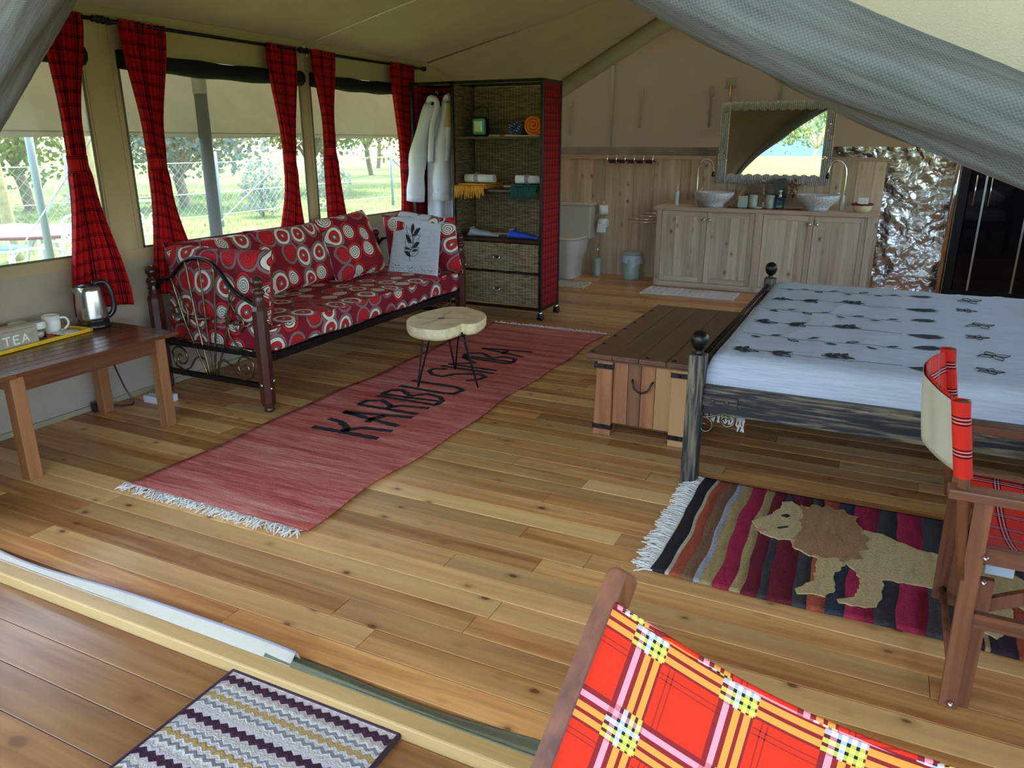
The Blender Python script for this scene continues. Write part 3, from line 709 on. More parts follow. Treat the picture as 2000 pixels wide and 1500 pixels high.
# tray
tr = thing('tea_tray', 'yellow rectangular tray with orange print holding the tea things', 'tray', (-3.88, 2.30, TZ))
TT = Matrix.Translation((-3.885, 2.30, TZ)) @ Matrix.Rotation(radians(6), 4, 'Z')
b = MB().box(-.10, .125, -.30, .27, .001, .008, TT)
b.build('base', m_traycloth, tr)
b = MB()
for a in ((-.115, -.10, -.32, .29), (.125, .14, -.32, .29), (-.115, .14, -.32, -.30), (-.115, .14, .27, .29)): b.box(a[0], a[1], a[2], a[3], .001, .020, TT)
b.build('rim', m_tray, tr, bevel=.004)
z0 = TZ+.009
bx = thing('tea_box', 'limed grey wooden box lettered TEA on the yellow tray', 'box', (-3.80, 2.13, z0))
BT = Matrix.Translation((-3.80, 2.145, z0)) @ Matrix.Rotation(radians(4), 4, 'Z')
MB().box(-.055, .045, -.16, .15, 0, .085, BT).build('body', m_teabox, bx, bevel=.003)
MB().box(-.057, .047, -.162, .152, .086, .096, BT).build('lid', m_teabox, bx, bevel=.002)
def seg_letters(strokes, T, w, d):
    b = MB()
    for s in strokes:
        for p, q in zip(s, s[1:]): b.bar(T @ Vector((d, p[0], p[1])), T @ Vector((d, q[0], q[1])), .004, w, up=(0, 0, 1))
    return b
LT = [[(.00, .055), (.04, .055)], [(.02, .055), (.02, .015)], [(.055, .055), (.055, .015)], [(.055, .055), (.085, .055)], [(.055, .036), (.078, .036)], [(.055, .015), (.085, .015)], [(.098, .015), (.115, .055), (.132, .015)], [(.104, .030), (.126, .030)]]
seg_letters([[(a-.035, c+.006) for a, c in s] for s in LT], BT, .006, .046).build('lettering', m_letterw, bx, label='white capital letters TEA')
def mug(x, y, z, r, h, lab, hang, hand=True):
    t = thing('mug', lab, 'mug', (x, y, z), 'white mugs on the tray')
    MB().lathe([(0, .0), (r*.86, 0), (r*.92, .006), (r, h*.5), (r, h), (r-.005, h), (r-.006, .01), (0, .009)], (x, y, z), 26).build('body', m_white, t)
    if hand:
        hv = Vector((cos(hang), sin(hang), 0))
        P = smooth_path([Vector((x, y, z+h*.82))+hv*(r-.002), Vector((x, y, z+h*.80))+hv*(r+.026), Vector((x, y, z+h*.5))+hv*(r+.036), Vector((x, y, z+h*.22))+hv*(r+.018), Vector((x, y, z+h*.16))+hv*(r-.002)], 5)
        MB().tube(P, .006, 8).build('handle', m_white, t)
mug(-3.90, 2.46, z0, .042, .095, 'taller white mug with its handle towards the kettle', .9)
mug(-3.965, 2.325, z0, .046, .075, 'low white cup standing behind the glass jar', -1.5)
jr = thing('glass_jar', 'small glass jar with printed white lid on the tray', 'jar', (-3.83, 2.335, z0))
MB().lathe([(0, 0), (.036, 0), (.038, .006), (.038, .055), (.033, .060), (.030, .058), (.034, .05), (.034, .006), (0, .004)], (-3.83, 2.335, z0), 24).build('body', m_glass, jr)
MB().lathe([(0, .004), (.032, .006), (.032, .04), (0, .042)], (-3.83, 2.335, z0), 18).build('contents', plain('brown_sugar', (.52, .42, .30), .9, 0, .3, 90), jr)
MB().lathe([(.041, .058), (.043, .062), (.043, .085), (.040, .09), (0, .091)], (-3.83, 2.335, z0), 26).build('lid', m_white, jr)
MB().lathe([(.012, .0912), (.028, .0915), (.028, .092), (.012, .0922)], (-3.83, 2.335, z0), 24).build('lid_print', plain('blue_grey_print', (.30, .33, .50), .7), jr)
sa = thing('saucer', 'white saucer at the kettle end of the tray', 'saucer', (-3.82, 2.475, z0))
MB().lathe([(0, .002), (.035, .0), (.062, .010), (.062, .013), (.035, .006), (0, .005)], (-3.82, 2.475, z0), 28).build('dish', m_white, sa)
MB().lathe([(.024, .0065), (.026, .0085), (.023, .0085)], (-3.82, 2.475, z0), 24).build('well_ring', m_white, sa)
spn = thing('teaspoon', 'steel teaspoon lying on the white saucer', 'spoon', (-3.82, 2.45, z0+.012))
MB().tube([(-3.80, 2.41, z0+.014), (-3.83, 2.44, z0+.016), (-3.845, 2.468, z0+.018)], [.003, .0022, .003], 6).build('handle', m_chrome, spn)
MB().lathe([(0, -.003), (.010, -.001), (.014, .004), (.011, .003), (0, .0)], (-3.85, 2.478, z0+.020), 14).build('bowl', m_chrome, spn)
gj = thing('glass_cloche', 'clear glass vessel behind the tea box at the left edge', 'glass', (-3.93, 2.14, z0))
MB().lathe([(0, 0), (.055, 0), (.058, .01), (.055, .09), (.035, .13), (.018, .15), (.018, .17), (.014, .17), (.014, .15), (.03, .127), (.051, .088), (.053, .01), (0, .006)], (-3.94, 2.16, z0), 24).build('body', m_glass, gj)
MB().lathe([(0, .168), (.016, .17), (.022, .18), (.018, .20), (0, .206)], (-3.94, 2.16, z0), 18).build('stopper', m_glass, gj)
# socket box and cord
so = thing('socket_box', 'white surface socket box on the floor beside the table leg', 'socket', (-3.82, 2.97, 0))
MB().box(-3.895, -3.735, 2.925, 3.045, 0, .045).build('body', m_greyw, so, bevel=.006)
for x in (-3.855, -3.775):
    MB().box(x-.025, x+.025, 2.96, 3.015, .045, .049).build('socket_face', m_porc, so)
    q = MB()
    for dx, dy in ((-.010, .0), (.010, .0), (0, .016)): q.box(x+dx-.004, x+dx+.004, 2.982+dy, 2.990+dy, .0485, .0495)
    q.build('pin_holes', m_plastic, so)
cd = MB().tube(smooth_path([(-3.93, 2.74, .47), (-3.95, 2.80, .30), (-3.93, 2.84, .12), (-3.90, 2.86, .012), (-3.97, 2.80, .008), (-4.0, 2.74, .012), (-3.99, 2.70, .03)], 6), .005, 8).build('power_cord', m_plastic)
tag(cd, 'black kettle cord looping down to the floor under the table', 'cord')
MB().box(-4.01, -3.975, 2.665, 2.71, .004, .06).build('plug', m_plastic, cd, bevel=.004)

# ============================================================ SOFA
sf = thing('daybed_sofa', 'daybed sofa frame with turned dark posts and scrolled iron ends', 'sofa', (-3.5, 4.26, 0))
SX0, SX1, SY0, SY1 = -3.925, -3.095, 3.135, 5.40
post = [(.0, .0), (.026, .0), (.030, .012), (.024, .026), (.018, .032)]
fin = [(.030, .62), (.036, .632), (.030, .648), (.036, .660), (.028, .672), (.034, .69), (.040, .70), (.034, .716), (.022, .724), (.027, .735), (.036, .752), (.037, .765), (.028, .785), (.012, .794), (0, .796)]
for x in (SX0, SX1):
    for y in (SY0, SY1):
        p = MB().lathe(post, (x, y, 0), 16); h = .042
        p.add([(x+h*a, y+h*c, z) for z, q in ((.032, .75), (.06, 1), (.60, 1), (.625, .75)) for a, c in [(cos(k*pi/4+pi/8)*q*1.08, sin(k*pi/4+pi/8)*q*1.08) for k in range(8)]],
              [tuple(range(7, -1, -1)), tuple(range(24, 32))]+[(j*8+k, j*8+(k+1) % 8, (j+1)*8+(k+1) % 8, (j+1)*8+k) for j in range(3) for k in range(8)])
        o = p.build('post', m_dark, sf)
        MB().lathe(fin, (x, y, 0), 18).build('finial', m_dark, o)
        if x == SX1:
            for bz in (.15, .19, .545):
                MB().lathe([(0, 0), (.010, 0), (.009, .005), (0, .006)], (x+.0455, y+(.012 if bz != .15 else -.014), bz), 10, Matrix.Rotation(pi/2, 4, 'Y')).build('bolt', m_steel, o)
            bl2 = MB().lathe([(0, 0), (.010, 0), (.009, .005), (0, .006)], (x+.005, y-.0455, .17), 10, Matrix.Rotation(pi/2, 4, 'X')); bl2.build('bolt', m_steel, o)
def ironend(y, s):
    e = MB().box(SX0+.03, SX1-.03, y-.012, y+.012, .135, .165).box(SX0+.03, SX1-.03, y-.012, y+.012, .32, .35).build('end_rails', m_iron, sf)
    A = smooth_path([(SX0+.02, y, .655), (-3.845, y, .715), (-3.765, y, .735), (-3.69, y, .80), (-3.61, y, .848), (-3.525, y, .863), (-3.43, y, .845), (-3.36, y, .79), (-3.295, y, .715), (-3.245, y, .68), (SX1-.02, y, .625)], 5)
    MB().tube(A, .013, 10).build('arch', m_iron, sf)
    for i, (x1, z1) in enumerate(((-3.757, .735), (-3.625, .84), (-3.515, .862), (-3.405, .828), (-3.293, .713))):
        P = [(-3.515+(i-2)*.018, y-s*.006, .165), ((-3.515+(i-2)*.018)*.5+x1*.5+(i-2)*.012, y-s*.006, lerp(.165, z1, .5)), (x1, y-s*.006, z1)]
        MB().tube(smooth_path(P, 6), .0065, 8).build('fan_rod', m_brass, sf)
    for sg in (-1, 1):
        cx = -3.51
        def S(P, r=.006): MB().tube([(cx+sg*(px), y, pz) for px, pz in P], r, 7).build('scroll', m_brass, sf)
        sp_ = [(.26+.075*(1-k/26)*cos(k*.36+.4), .245+.075*(1-k/26)*sin(k*.36+.4)) for k in range(24)]
        S([(.04, .17), (.05, .25), (.10, .275), (.15, .24), (.185, .19), (.24, .165), (.31, .19)]+sp_)
        S([(.235+.06*(1-k/22)*cos(-k*.4+1.6), .50+.06*(1-k/22)*sin(-k*.4+1.6)) for k in range(20)][::-1]+[(.20, .62), (.24, .66)])
        S([(.225, .685), (.15, .54), (.165, .42), (.23, .36), (.33, .352)])
ironend(SY0, 1); ironend(SY1, -1)
MB().box(SX1-.02, SX1+.012, SY0, SY1, .29, .335).build('side_rail', m_iron, sf)
MB().box(SX0-.012, SX0+.02, SY0, SY1, .29, .335).build('side_rail', m_iron, sf)
for k in range(12): MB().box(SX0, SX1, SY0+.12+k*.18, SY0+.18+k*.18, .315, .33).build('bed_slat', m_tablew, sf)

def pillow(name, lab, w, h, t, T, group=None, mat=m_swirl, pw=.45, uo=(0, 0), cat='cushion', flat=0):
    th = thing(name, lab, cat, tuple(T.translation), group)
    n = 18; b = MB()
    for s in (1, -1):
        def fn(u, v):
            a, c = 2*u-1, 2*v-1
            e = (max(0, 1-abs(a)**4)**pw)*(max(0, 1-abs(c)**4)**pw)
            pin = 1-.055*(abs(a)**3)*(1-abs(c)**2)*0-.05*(1-abs(a)**2)*abs(c)**6-.05*(1-abs(c)**2)*abs(a)**6
            p = Vector((a*w/2*pin, c*h/2*pin, s*(t/2*e)+.008*sin(a*4+c*3+uo[0]*9)*e))
            return T @ p
        b.grid(fn, n, n, lambda u, v: (u*w+uo[0]+(0 if s > 0 else 3.3), v*h+uo[1]))
    o = b.build('cover', mat, th)
    P = []
    for k in range(4*10):
        q = k/10; a, c = ((-1+2*(q % 1), -1), (1, -1+2*(q % 1)), (1-2*(q % 1), 1), (-1, 1-2*(q % 1)))[int(q)]
        pin = 1-.05*(1-abs(a)**2)*abs(c)**6-.05*(1-abs(c)**2)*abs(a)**6
        P.append(T @ Vector((a*w/2*pin, c*h/2*pin, 0)))
    MB().tube(P, .004, 6, True).build('piping', mat, th)
    return th
def TR(loc, rx=0, ry=0, rz=0): return Matrix.Translation(loc) @ Euler((radians(rx), radians(ry), radians(rz)), 'XYZ').to_matrix().to_4x4()
mt = thing('sofa_mattress', 'long red swirl-print seat mattress on the daybed', 'mattress', (-3.5, 4.26, .34))
def rbox(b, x0, x1, y0, y1, z0, z1, r, n=14, m=40):
    # rounded mattress: superellipse cross-section swept along Y
    def fn(u, v):
        y = lerp(y0, y1, v); a = u*2*pi; ca, sa_ = cos(a), sin(a)
        ex = abs(ca)**.22*(1 if ca > 0 else -1); ez = abs(sa_)**.30*(1 if sa_ > 0 else -1)
        k = 1 if 0 < v < 1 else .0
        kk = min(1, min(v, 1-v)*30)**.5
        return (lerp((x0+x1)/2, (x0+x1)/2+ex*(x1-x0)/2, .2*0+.94+.06*kk), y, (z0+z1)/2+ez*(z1-z0)/2*(.8+.2*kk)+.006*sin(y*9+ex))
    L = (x1-x0); H = (z1-z0)
    b.grid(fn, 56, m)
    for y in (y0, y1):
        b.box(x0+.03, x1-.03, y-.004, y+.004, z0+.02, z1-.02)
    return b
rbox(MB(), SX0+.045, SX1+.035, SY0+.03, SY1-.03, .337, .505, .03).build('cover', m_swirl, mt)
MB().tube([(SX1+.028, y, .492+.003*sin(y*20)) for y in [SY0+.05+k*.05 for k in range(44)]], .005, 6).build('piping', m_swirl, mt)
# the arm bolster, two long back bolsters, pillows
pillow('arm_cushion', 'red swirl-print cushion standing against the near iron end of the daybed', .80, .44, .17, TR((-3.51, 3.265, .695), 82, 0, 0), 'swirl-print sofa cushions', uo=(.31, .12), pw=.25)
pillow('back_cushion', 'red swirl-print back cushion at the near end of the daybed by the window', .80, .46, .20, TR((-3.815, 3.60, .70), 0, 76, 0) @ Matrix.Rotation(pi/2, 4, 'Z'), 'swirl-print sofa cushions', uo=(.77, .43), pw=.25)
pillow('back_cushion', 'red swirl-print back cushion in the middle of the daybed', .80, .46, .20, TR((-3.79, 4.22, .71), 0, 72, 2) @ Matrix.Rotation(pi/2, 4, 'Z'), 'swirl-print sofa cushions', uo=(1.37, .9), pw=.25)
pillow('scatter_pillow', 'square red swirl-print pillow with upturned corner, leaning right of the middle back cushion', .56, .50, .19, TR((-3.70, 4.76, .735), 0, 68, -6) @ Matrix.Rotation(pi/2+.06, 4, 'Z'), 'swirl-print sofa cushions', uo=(.12, 1.61))
pillow('scatter_pillow', 'red swirl-print pillow against the far iron end, under the printed cloth', .66, .46, .19, TR((-3.35, 5.24, .715), 104, 0, 4), 'swirl-print sofa cushions', uo=(2.1, .27))
# printed cloth draped over the far pillow
th = thing('draped_cloth', 'pale grey cloth printed with a black leaf stem, draped over the far sofa pillow', 'cloth', (-3.32, 5.1, .5))
def drape(u, v):
    x = lerp(-3.53, -3.10, u)+.025*v*(u-.4)
    yb = interp([(0, 5.30), (.12, 5.20), (.25, 5.125), (.6, 5.08), (1, 5.03)], v)
    z = interp([(0, .95), (.10, .962), (.22, .915), (.6, .70), (1, .515)], v)
    return (x, yb+.008*sin(u*9+v*4), z-.03*u*(1-v*.5)+.004*sin(u*14))
MB().grid(drape, 24, 30).build('cloth', m_spread, th, solid=.004)
def on_drape(u, v):
    p = Vector(drape(u, v)); e = Vector(drape(min(u+.01, 1), v))-p; f = Vector(drape(u, min(v+.01, 1)))-p
    n = f.cross(e).normalized(); n = n if n.y < 0 else -n
    return p+n*.0045
def leafpoly(fn, b, cu, cv, L, Wd, ang, n=8, fill=True):
    pts = [(t, Wd*sin(pi*t)*s) for t, s in [(k/n, 1) for k in range(n+1)]]+[(1-k/n, -Wd*sin(pi*k/n)) for k in range(1, n)]
    vs = []
    for t, w in pts:
        x = t*L; y = w
        vs.append(fn(cu+(x*cos(ang)-y*sin(ang)), cv+(x*sin(ang)+y*cos(ang))))
    if fill: b.add(vs, [tuple(range(len(vs)))])
    else: b.tube(vs, .0018, 4, True)
pr = MB()
pr.tube([on_drape(.42+.03*sin(k*.5), .38+.035*k) for k in range(13)], .0025, 4)
for k in range(6):
    v = .42+k*.066
    leafpoly(on_drape, pr, .43, v, .17, .028, -.5, fill=k % 2 == 0)
    leafpoly(on_drape, pr, .43, v, .17, .028, pi+.5, fill=k % 2 == 1)
leafpoly(on_drape, pr, .42, .40, .12, .035, -1.5)
for i in range(60):
    u, v = random.uniform(.04, .96), random.uniform(.86, .95); leafpoly(on_drape, pr, u, v, .018, .006, random.uniform(0, 6), 3)
for k in range(26): leafpoly(on_drape, pr, .03+k*.037, .965, .025, .008, 1.2, 3)
leafpoly(on_drape, pr, .62, .05, .15, .05, .3); leafpoly(on_drape, pr, .70, .12, .14, .04, -.6, fill=False); leafpoly(on_drape, pr, .5, .07, .10, .03, 2.6, fill=False)
pr.build('printed_motif', m_ink, th)['kind'] = 'stuff'
fr = MB()
for k in range(60):
    p = Vector(drape(k/59, 1)); fr.tube([p, p+Vector((random.uniform(-.006, .006), -.004, -.012)), p+Vector((random.uniform(-.012, .012), -.008, -.028))], .0016, 4)
fr.build('fringe', m_fringe, th)['kind'] = 'stuff'

# ============================================================ STOOL
sx = thing('slab_stool', 'live-edge wood slab stool on black hairpin legs standing on the red rug', 'stool', (-2.45, 4.1, 0))
slab = [(-2.56, 3.815), (-2.655, 3.95), (-2.675, 4.10), (-2.655, 4.25), (-2.615, 4.37), (-2.52, 4.425), (-2.42, 4.39), (-2.335, 4.35), (-2.255, 4.26), (-2.215, 4.14), (-2.205, 4.04), (-2.235, 3.99), (-2.28, 3.985), (-2.275, 3.90), (-2.30, 3.81), (-2.35, 3.765), (-2.46, 3.765)]
sp_ = [Vector((x, y, 0)) for x, y in slab]; spm = []
for i in range(len(sp_)):
    a, b_, c, d = sp_[i-1], sp_[i], sp_[(i+1) % len(sp_)], sp_[(i+2) % len(sp_)]
    for j in range(4):
        t = j/4; spm.append(.5*((2*b_)+(c-a)*t+(2*a-5*b_+4*c-d)*t*t+(3*b_-a-3*c+d)*t**3))
cen = Vector((-2.45, 4.09, 0))
top = [(p.x, p.y) for p in spm]
MB().prism(top, .424, .428).build('top_face', m_slab, sx)
b = MB(); n = len(spm); vs = []
for z, k in ((.424, 1.0), (.415, 1.012), (.375, 1.005), (.358, .97)):
    for p in spm: q = cen+(p-cen)*k; vs.append((q.x, q.y, z+.003*noise.noise(q*20)))
b.add(vs, [(j*n+i, j*n+(i+1) % n, (j+1)*n+(i+1) % n, (j+1)*n+i) for j in range(3) for i in range(n)]+[tuple(range(3*n, 4*n))], True)
b.build('bark_edge', m_bark, sx)
MB().lathe([(0, .4285), (.022, .4287), (.024, .4283)], (-2.47, 4.06, 0), 14).build('knot', plain('slab_knot', (.06, .035, .03), .5), sx)
cr = MB()
for a in (.3, 1.9, 3.4, 4.6): cr.stroke([(-2.47+.02*cos(a), 4.06+.02*sin(a)), (-2.47+.09*cos(a+.1), 4.06+.12*sin(a+.1)), (-2.47+.15*cos(a), 4.06+.22*sin(a))], .004, .4282, .4288, .5)
cr.build('cracks', plain('slab_crack', (.22, .13, .06), .8), sx)
for (fx, fy), (ax, ay), (bx_, by_) in (((-2.545, 3.87), (-2.525, 3.93), (-2.45, 3.90)), ((-2.195, 4.03), (-2.31, 4.05), (-2.28, 3.98)), ((-2.53, 4.32), (-2.56, 4.25), (-2.47, 4.29))):
    P = [(ax, ay, .375), (lerp(ax, fx, .93), lerp(ay, fy, .93), .03), (lerp(ax, fx, .985), lerp(ay, fy, .985), .014), (fx, fy, .009), (lerp(bx_, fx, .985), lerp(by_, fy, .985), .014), (lerp(bx_, fx, .93), lerp(by_, fy, .93), .03), (bx_, by_, .375)]
    MB().tube(smooth_path(P, 4), .0055, 8).build('hairpin_leg', m_black, sx)
MB().lathe([(.012, .36), (.014, .365), (.008, .375)], (-2.29, 4.02, 0), 10).build('leg_bolt', m_black, sx)

# ============================================================ RED RUG
rg = thing('runner_rug', 'long red woven runner lettered KARIBU SIMBA with white fringe', 'rug', (-2.43, 3.9, 0))
def rugf(z):
    def fn(u, v):
        y = lerp(2.09, 5.70, v); x = lerp(-2.95, -1.94, u)+(.012*sin(y*4.3)+.008*sin(y*9.1))*(u*2-1)
        return (x, y, z+.004*max(0, sin(y*5.2+1))*(abs(u*2-1)**4))
    return fn
MB().grid(rugf(.009), 24, 110).build('pile', m_rug, rg, solid=.007)
LET = [[(-2.68, 3.017), (-2.469, 3.025), (-2.252, 3.029)], [(-2.678, 3.159), (-2.589, 3.146), (-2.504, 3.091), (-2.475, 3.032)], [(-2.487, 3.047), (-2.426, 3.122), (-2.246, 3.152)], [(-2.676, 3.286), (-2.261, 3.229)], [(-2.676, 3.286), (-2.462, 3.337), (-2.265, 3.38)], [(-2.451, 3.202), (-2.461, 3.263), (-2.424, 3.332)], [(-2.68, 3.429), (-2.269, 3.439)], [(-2.68, 3.429), (-2.674, 3.507), (-2.596, 3.552), (-2.493, 3.494), (-2.477, 3.433)], [(-2.483, 3.474), (-2.439, 3.52), (-2.265, 3.554)], [(-2.675, 3.611), (-2.248, 3.619)], [(-2.672, 3.653), (-2.276, 3.686)], [(-2.672, 3.653), (-2.655, 3.743), (-2.598, 3.771), (-2.488, 3.696)], [(-2.488, 3.696), (-2.416, 3.776), (-2.315, 3.757), (-2.261, 3.705), (-2.261, 3.625)], [(-2.662, 3.839), (-2.331, 3.83), (-2.269, 3.846), (-2.253, 3.936), (-2.323, 3.972), (-2.652, 3.97)], [(-2.334, 4.122), (-2.277, 4.171), (-2.254, 4.243), (-2.321, 4.289), (-2.473, 4.216), (-2.52, 4.131), (-2.603, 4.138), (-2.668, 4.204), (-2.667, 4.26), (-2.579, 4.296)], [(-2.66, 4.348), (-2.244, 4.342)], [(-2.633, 4.405), (-2.254, 4.408)], [(-2.633, 4.405), (-2.481, 4.513), (-2.638, 4.611)], [(-2.638, 4.611), (-2.264, 4.593)], [(-2.654, 4.648), (-2.24, 4.646)], [(-2.654, 4.648), (-2.641, 4.73), (-2.553, 4.761), (-2.437, 4.678)], [(-2.432, 4.669), (-2.37, 4.747), (-2.267, 4.722), (-2.243, 4.651), (-2.269, 4.604)], [(-2.619, 4.886), (-2.238, 4.798)], [(-2.619, 4.886), (-2.429, 4.929), (-2.23, 4.946)], [(-2.408, 4.803), (-2.421, 4.913)]]
b = MB()
for s in LET: b.stroke(s, .040 if s[0][1] < 3.4 else .033, .011, .0142, .22)
b.build('lettering', m_ink, rg, label='black woven letters KARIBU SIMBA')
def fringe(x0, x1, y, dy, n, L, z=.008):
    b = MB()
    for k in range(n):
        x = lerp(x0, x1, (k+random.random()*.6)/n); a = random.uniform(-.7, .7); l = L*random.uniform(.6, 1.2)
        b.tube([(x, y, z), (x+.3*l*sin(a), y+dy*l*.5, z+random.uniform(.002, .018)), (x+l*.7*sin(a*1.4+random.uniform(-.5, .5)), y+dy*l*.9*cos(a), random.uniform(.003, .012))], .0022, 4)
    return b
fringe(-2.96, -1.95, 2.09, -1, 260, .075).build('fringe', m_fringe, rg)['kind'] = 'stuff'
fringe(-2.93, -1.94, 5.70, 1, 200, .06).build('fringe', m_fringe, rg)['kind'] = 'stuff'

# ============================================================ WICKER CLOTHES RACK
ra = thing('clothes_rack', 'tall black iron rack with woven reed back, shelves, two drawers and tartan sides', 'shelving', (-3.25, 6.15, 0))
AX0, AX1, AY0, AY1, AZ0, AZ1, DV = -3.86, -2.62, 5.955, 6.335, .10, 1.985, -3.455
def rbar(*a): MB().box(*a).build('frame_bar', m_iron, ra, bevel=.002)
h = .0125
for x in (AX0, AX1, DV):
    for y in (AY0, AY1): rbar(x-h, x+h, y-h, y+h, AZ0-.02, AZ1)
for z in (AZ0, AZ1-.0125):
    for y in (AY0, AY1): rbar(AX0, AX1, y-h, y+h, z-h, z+h)
    for x in (AX0, AX1): rbar(x-h, x+h, AY0, AY1, z-h, z+h)
for z0_, z1_ in ((.70, 1.10), (1.125, 1.53), (1.56, 1.955)):
    MB().box(DV+.013, AX1-.013, AY1-.010, AY1, z0_, z1_).build('reed_panel', m_wicker, ra)
MB().box(DV-.004, DV+.004, AY0+.013, AY1-.013, .70, 1.955).build('reed_divider', m_wicker, ra)
for x in (AX1, AX0): MB().box(x-.005, x+.005, AY0+.013, AY1-.013, AZ0+.012, AZ1-.025).build('tartan_panel', m_shelfplaid, ra)
MB().box(AX0+.013, DV-.013, AY1-.006, AY1, AZ0+.012, AZ1-.025).build('tartan_panel', m_shelfplaid, ra)
for z in (.69, 1.11, 1.542): MB().box(DV+.005, AX1-.006, AY0+.005, AY1-.011, z-.022, z).build('shelf', m_dark, ra, bevel=.003)
for z0_, z1_ in ((.42, .655), (.125, .395)):
    d_ = MB().box(DV+.02, AX1-.016, AY0-.004, AY1-.02, z0_, z1_).build('drawer', m_wicker, ra, bevel=.006)
    zc = (z0_+z1_)/2; xc = (DV+AX1)/2
    pl_ = MB().add([(xc+.048*cos(k*pi/6)*(1 if k % 2 else .9), AY0-.005, zc+.02*sin(k*pi/6)) for k in range(12)]+[(xc+.048*cos(k*pi/6)*(1 if k % 2 else .9), AY0-.008, zc+.02*sin(k*pi/6)) for k in range(12)], [tuple(range(12)), tuple(range(23, 11, -1))]+[(k, 12+k, 12+(k+1) % 12, (k+1) % 12) for k in range(12)])
    hnd = pl_.build('handle_plate', m_steel, d_, label='ornate grey metal drop handle')
    MB().tube(smooth_path([(xc-.032, AY0-.010, zc+.006), (xc-.028, AY0-.018, zc-.012), (xc, AY0-.02, zc-.020), (xc+.028, AY0-.018, zc-.012), (xc+.032, AY0-.010, zc+.006)], 4), .004, 6).build('bail', m_steel, d_)
rail = MB().tube([(AX0, 6.14, 1.90), (DV, 6.14, 1.90)], .008, 8).build('hanging_rail', m_iron, ra)
def caster(x, y):
    c = MB()
    for dx in (-.014, .014): c.lathe([(0, -.008), (.030, -.008), (.034, -.004), (.034, .004), (.030, .008), (0, .008)], (x+dx, y, .035), 16, Matrix.Rotation(pi/2, 4, 'Y'))
    o = c.build('caster', m_plastic, ra); MB().lathe([(.014, .055), (.018, .062), (.018, .082)], (x, y, 0), 12).build('caster_stem', m_chrome, o)
for x in (AX0+.02, AX1): [caster(x, y) for y in (AY0+.01, AY1-.01)]
# robes and hanging brush
def robe(x, y, w, zt, zb, lab, ph, sleeve):
    t = thing('bathrobe', lab, 'robe', (x, y, zb), 'white bathrobes on the rack')
    def body(u, v):
        a = u*2*pi; wd = interp([(0, .04), (.08, .13), (.2, w*.85), (1, w)], v)
        f = 1+.14*sin(a*5+ph)*min(1, v*2)
        return (x+wd*.55*cos(a)*f*.9, y+wd*.42*sin(a)*f, lerp(zt, zb, v)+.02*sin(a*2+ph)*v)
    MB().grid(body, 50, 26).build('body', m_robe, t)
    s_ = smooth_path([(x-.02*sleeve, y-.05, zt-.03), (x-.11*sleeve, y-.12, zt-.35), (x-.15*sleeve, y-.13, zt-.62), (x-.17*sleeve, y-.13, zt-.83)], 6)
    MB().tube(s_, [.062+.007*sin(k*.9+ph)+.016*min(1, k/10) for k in range(len(s_))], 16).build('sleeve', m_robe, t); MB().tube([s_[-3], s_[-1]+Vector((-.002, 0, -.012))], .083, 16).build('cuff', m_robe, t)
    MB().tube(smooth_path([(x-.05, y-.06, zt-.02), (x, y-.09, zt+.03), (x+.05, y-.07, zt-.02), (x+.03, y-.13, zt-.22), (x+.01, y-.15, zt-.5)], 6), .026, 10).build('collar', m_robe, t)
    MB().tube(smooth_path([(x, y, zt+.0), (x, y, zt+.05), (x+.02, y, zt+.075), (x, y, 1.915), (x-.012, y, 1.905)], 5), .003, 6).build('hanger_hook', m_chrome, t)
robe(-3.70, 6.10, .21, 1.83, .76, 'white bathrobe hanging in front on the clothes rack, sleeve hanging down', .4, 1)
robe(-3.575, 6.17, .15, 1.84, .72, 'white bathrobe hanging behind the front one beside the rack divider', 2.1, .35)
br = thing('hanging_brush', 'tan straw hand broom hanging beside the bathrobes', 'brush', (-3.52, 6.06, 1.6))
MB().lathe([(.02, 1.82), (.022, 1.80), (.03, 1.72), (.045, 1.63), (.04, 1.62)], (-3.525, 6.02, 0), 12).build('bristles', m_bristle, br)
MB().tube([(-3.525, 6.02, 1.81), (-3.525, 6.02, 1.90)], .007, 8).build('handle', m_bristle, br)
# things on the shelves
la = thing('camping_lantern', 'green and black rechargeable lantern on the top shelf', 'lantern', (-3.27, 6.12, 1.543))
MB().box(-3.345, -3.205, 6.09, 6.17, 1.543, 1.70).build('body', m_plastic, la, bevel=.02)
MB().box(-3.333, -3.217, 6.078, 6.10, 1.555, 1.69).build('front_frame', m_lampg, la, bevel=.012)
MB().box(-3.315, -3.235, 6.072, 6.08, 1.58, 1.67).build('lens', plain('silver_lens', (.65, .75, .68), .15, .4), la, bevel=.004)
MB().box(-3.30, -3.25, 6.069, 6.073, 1.59, 1.62).build('led_plate', plain('yellow_led', (.75, .62, .12), .4), la)
MB().tube(smooth_path([(-3.335, 6.13, 1.68), (-3.34, 6.13, 1.76), (-3.275, 6.13, 1.79), (-3.21, 6.13, 1.76), (-3.215, 6.13, 1.68)], 5), .008, 8).build('handle', m_plastic, la)
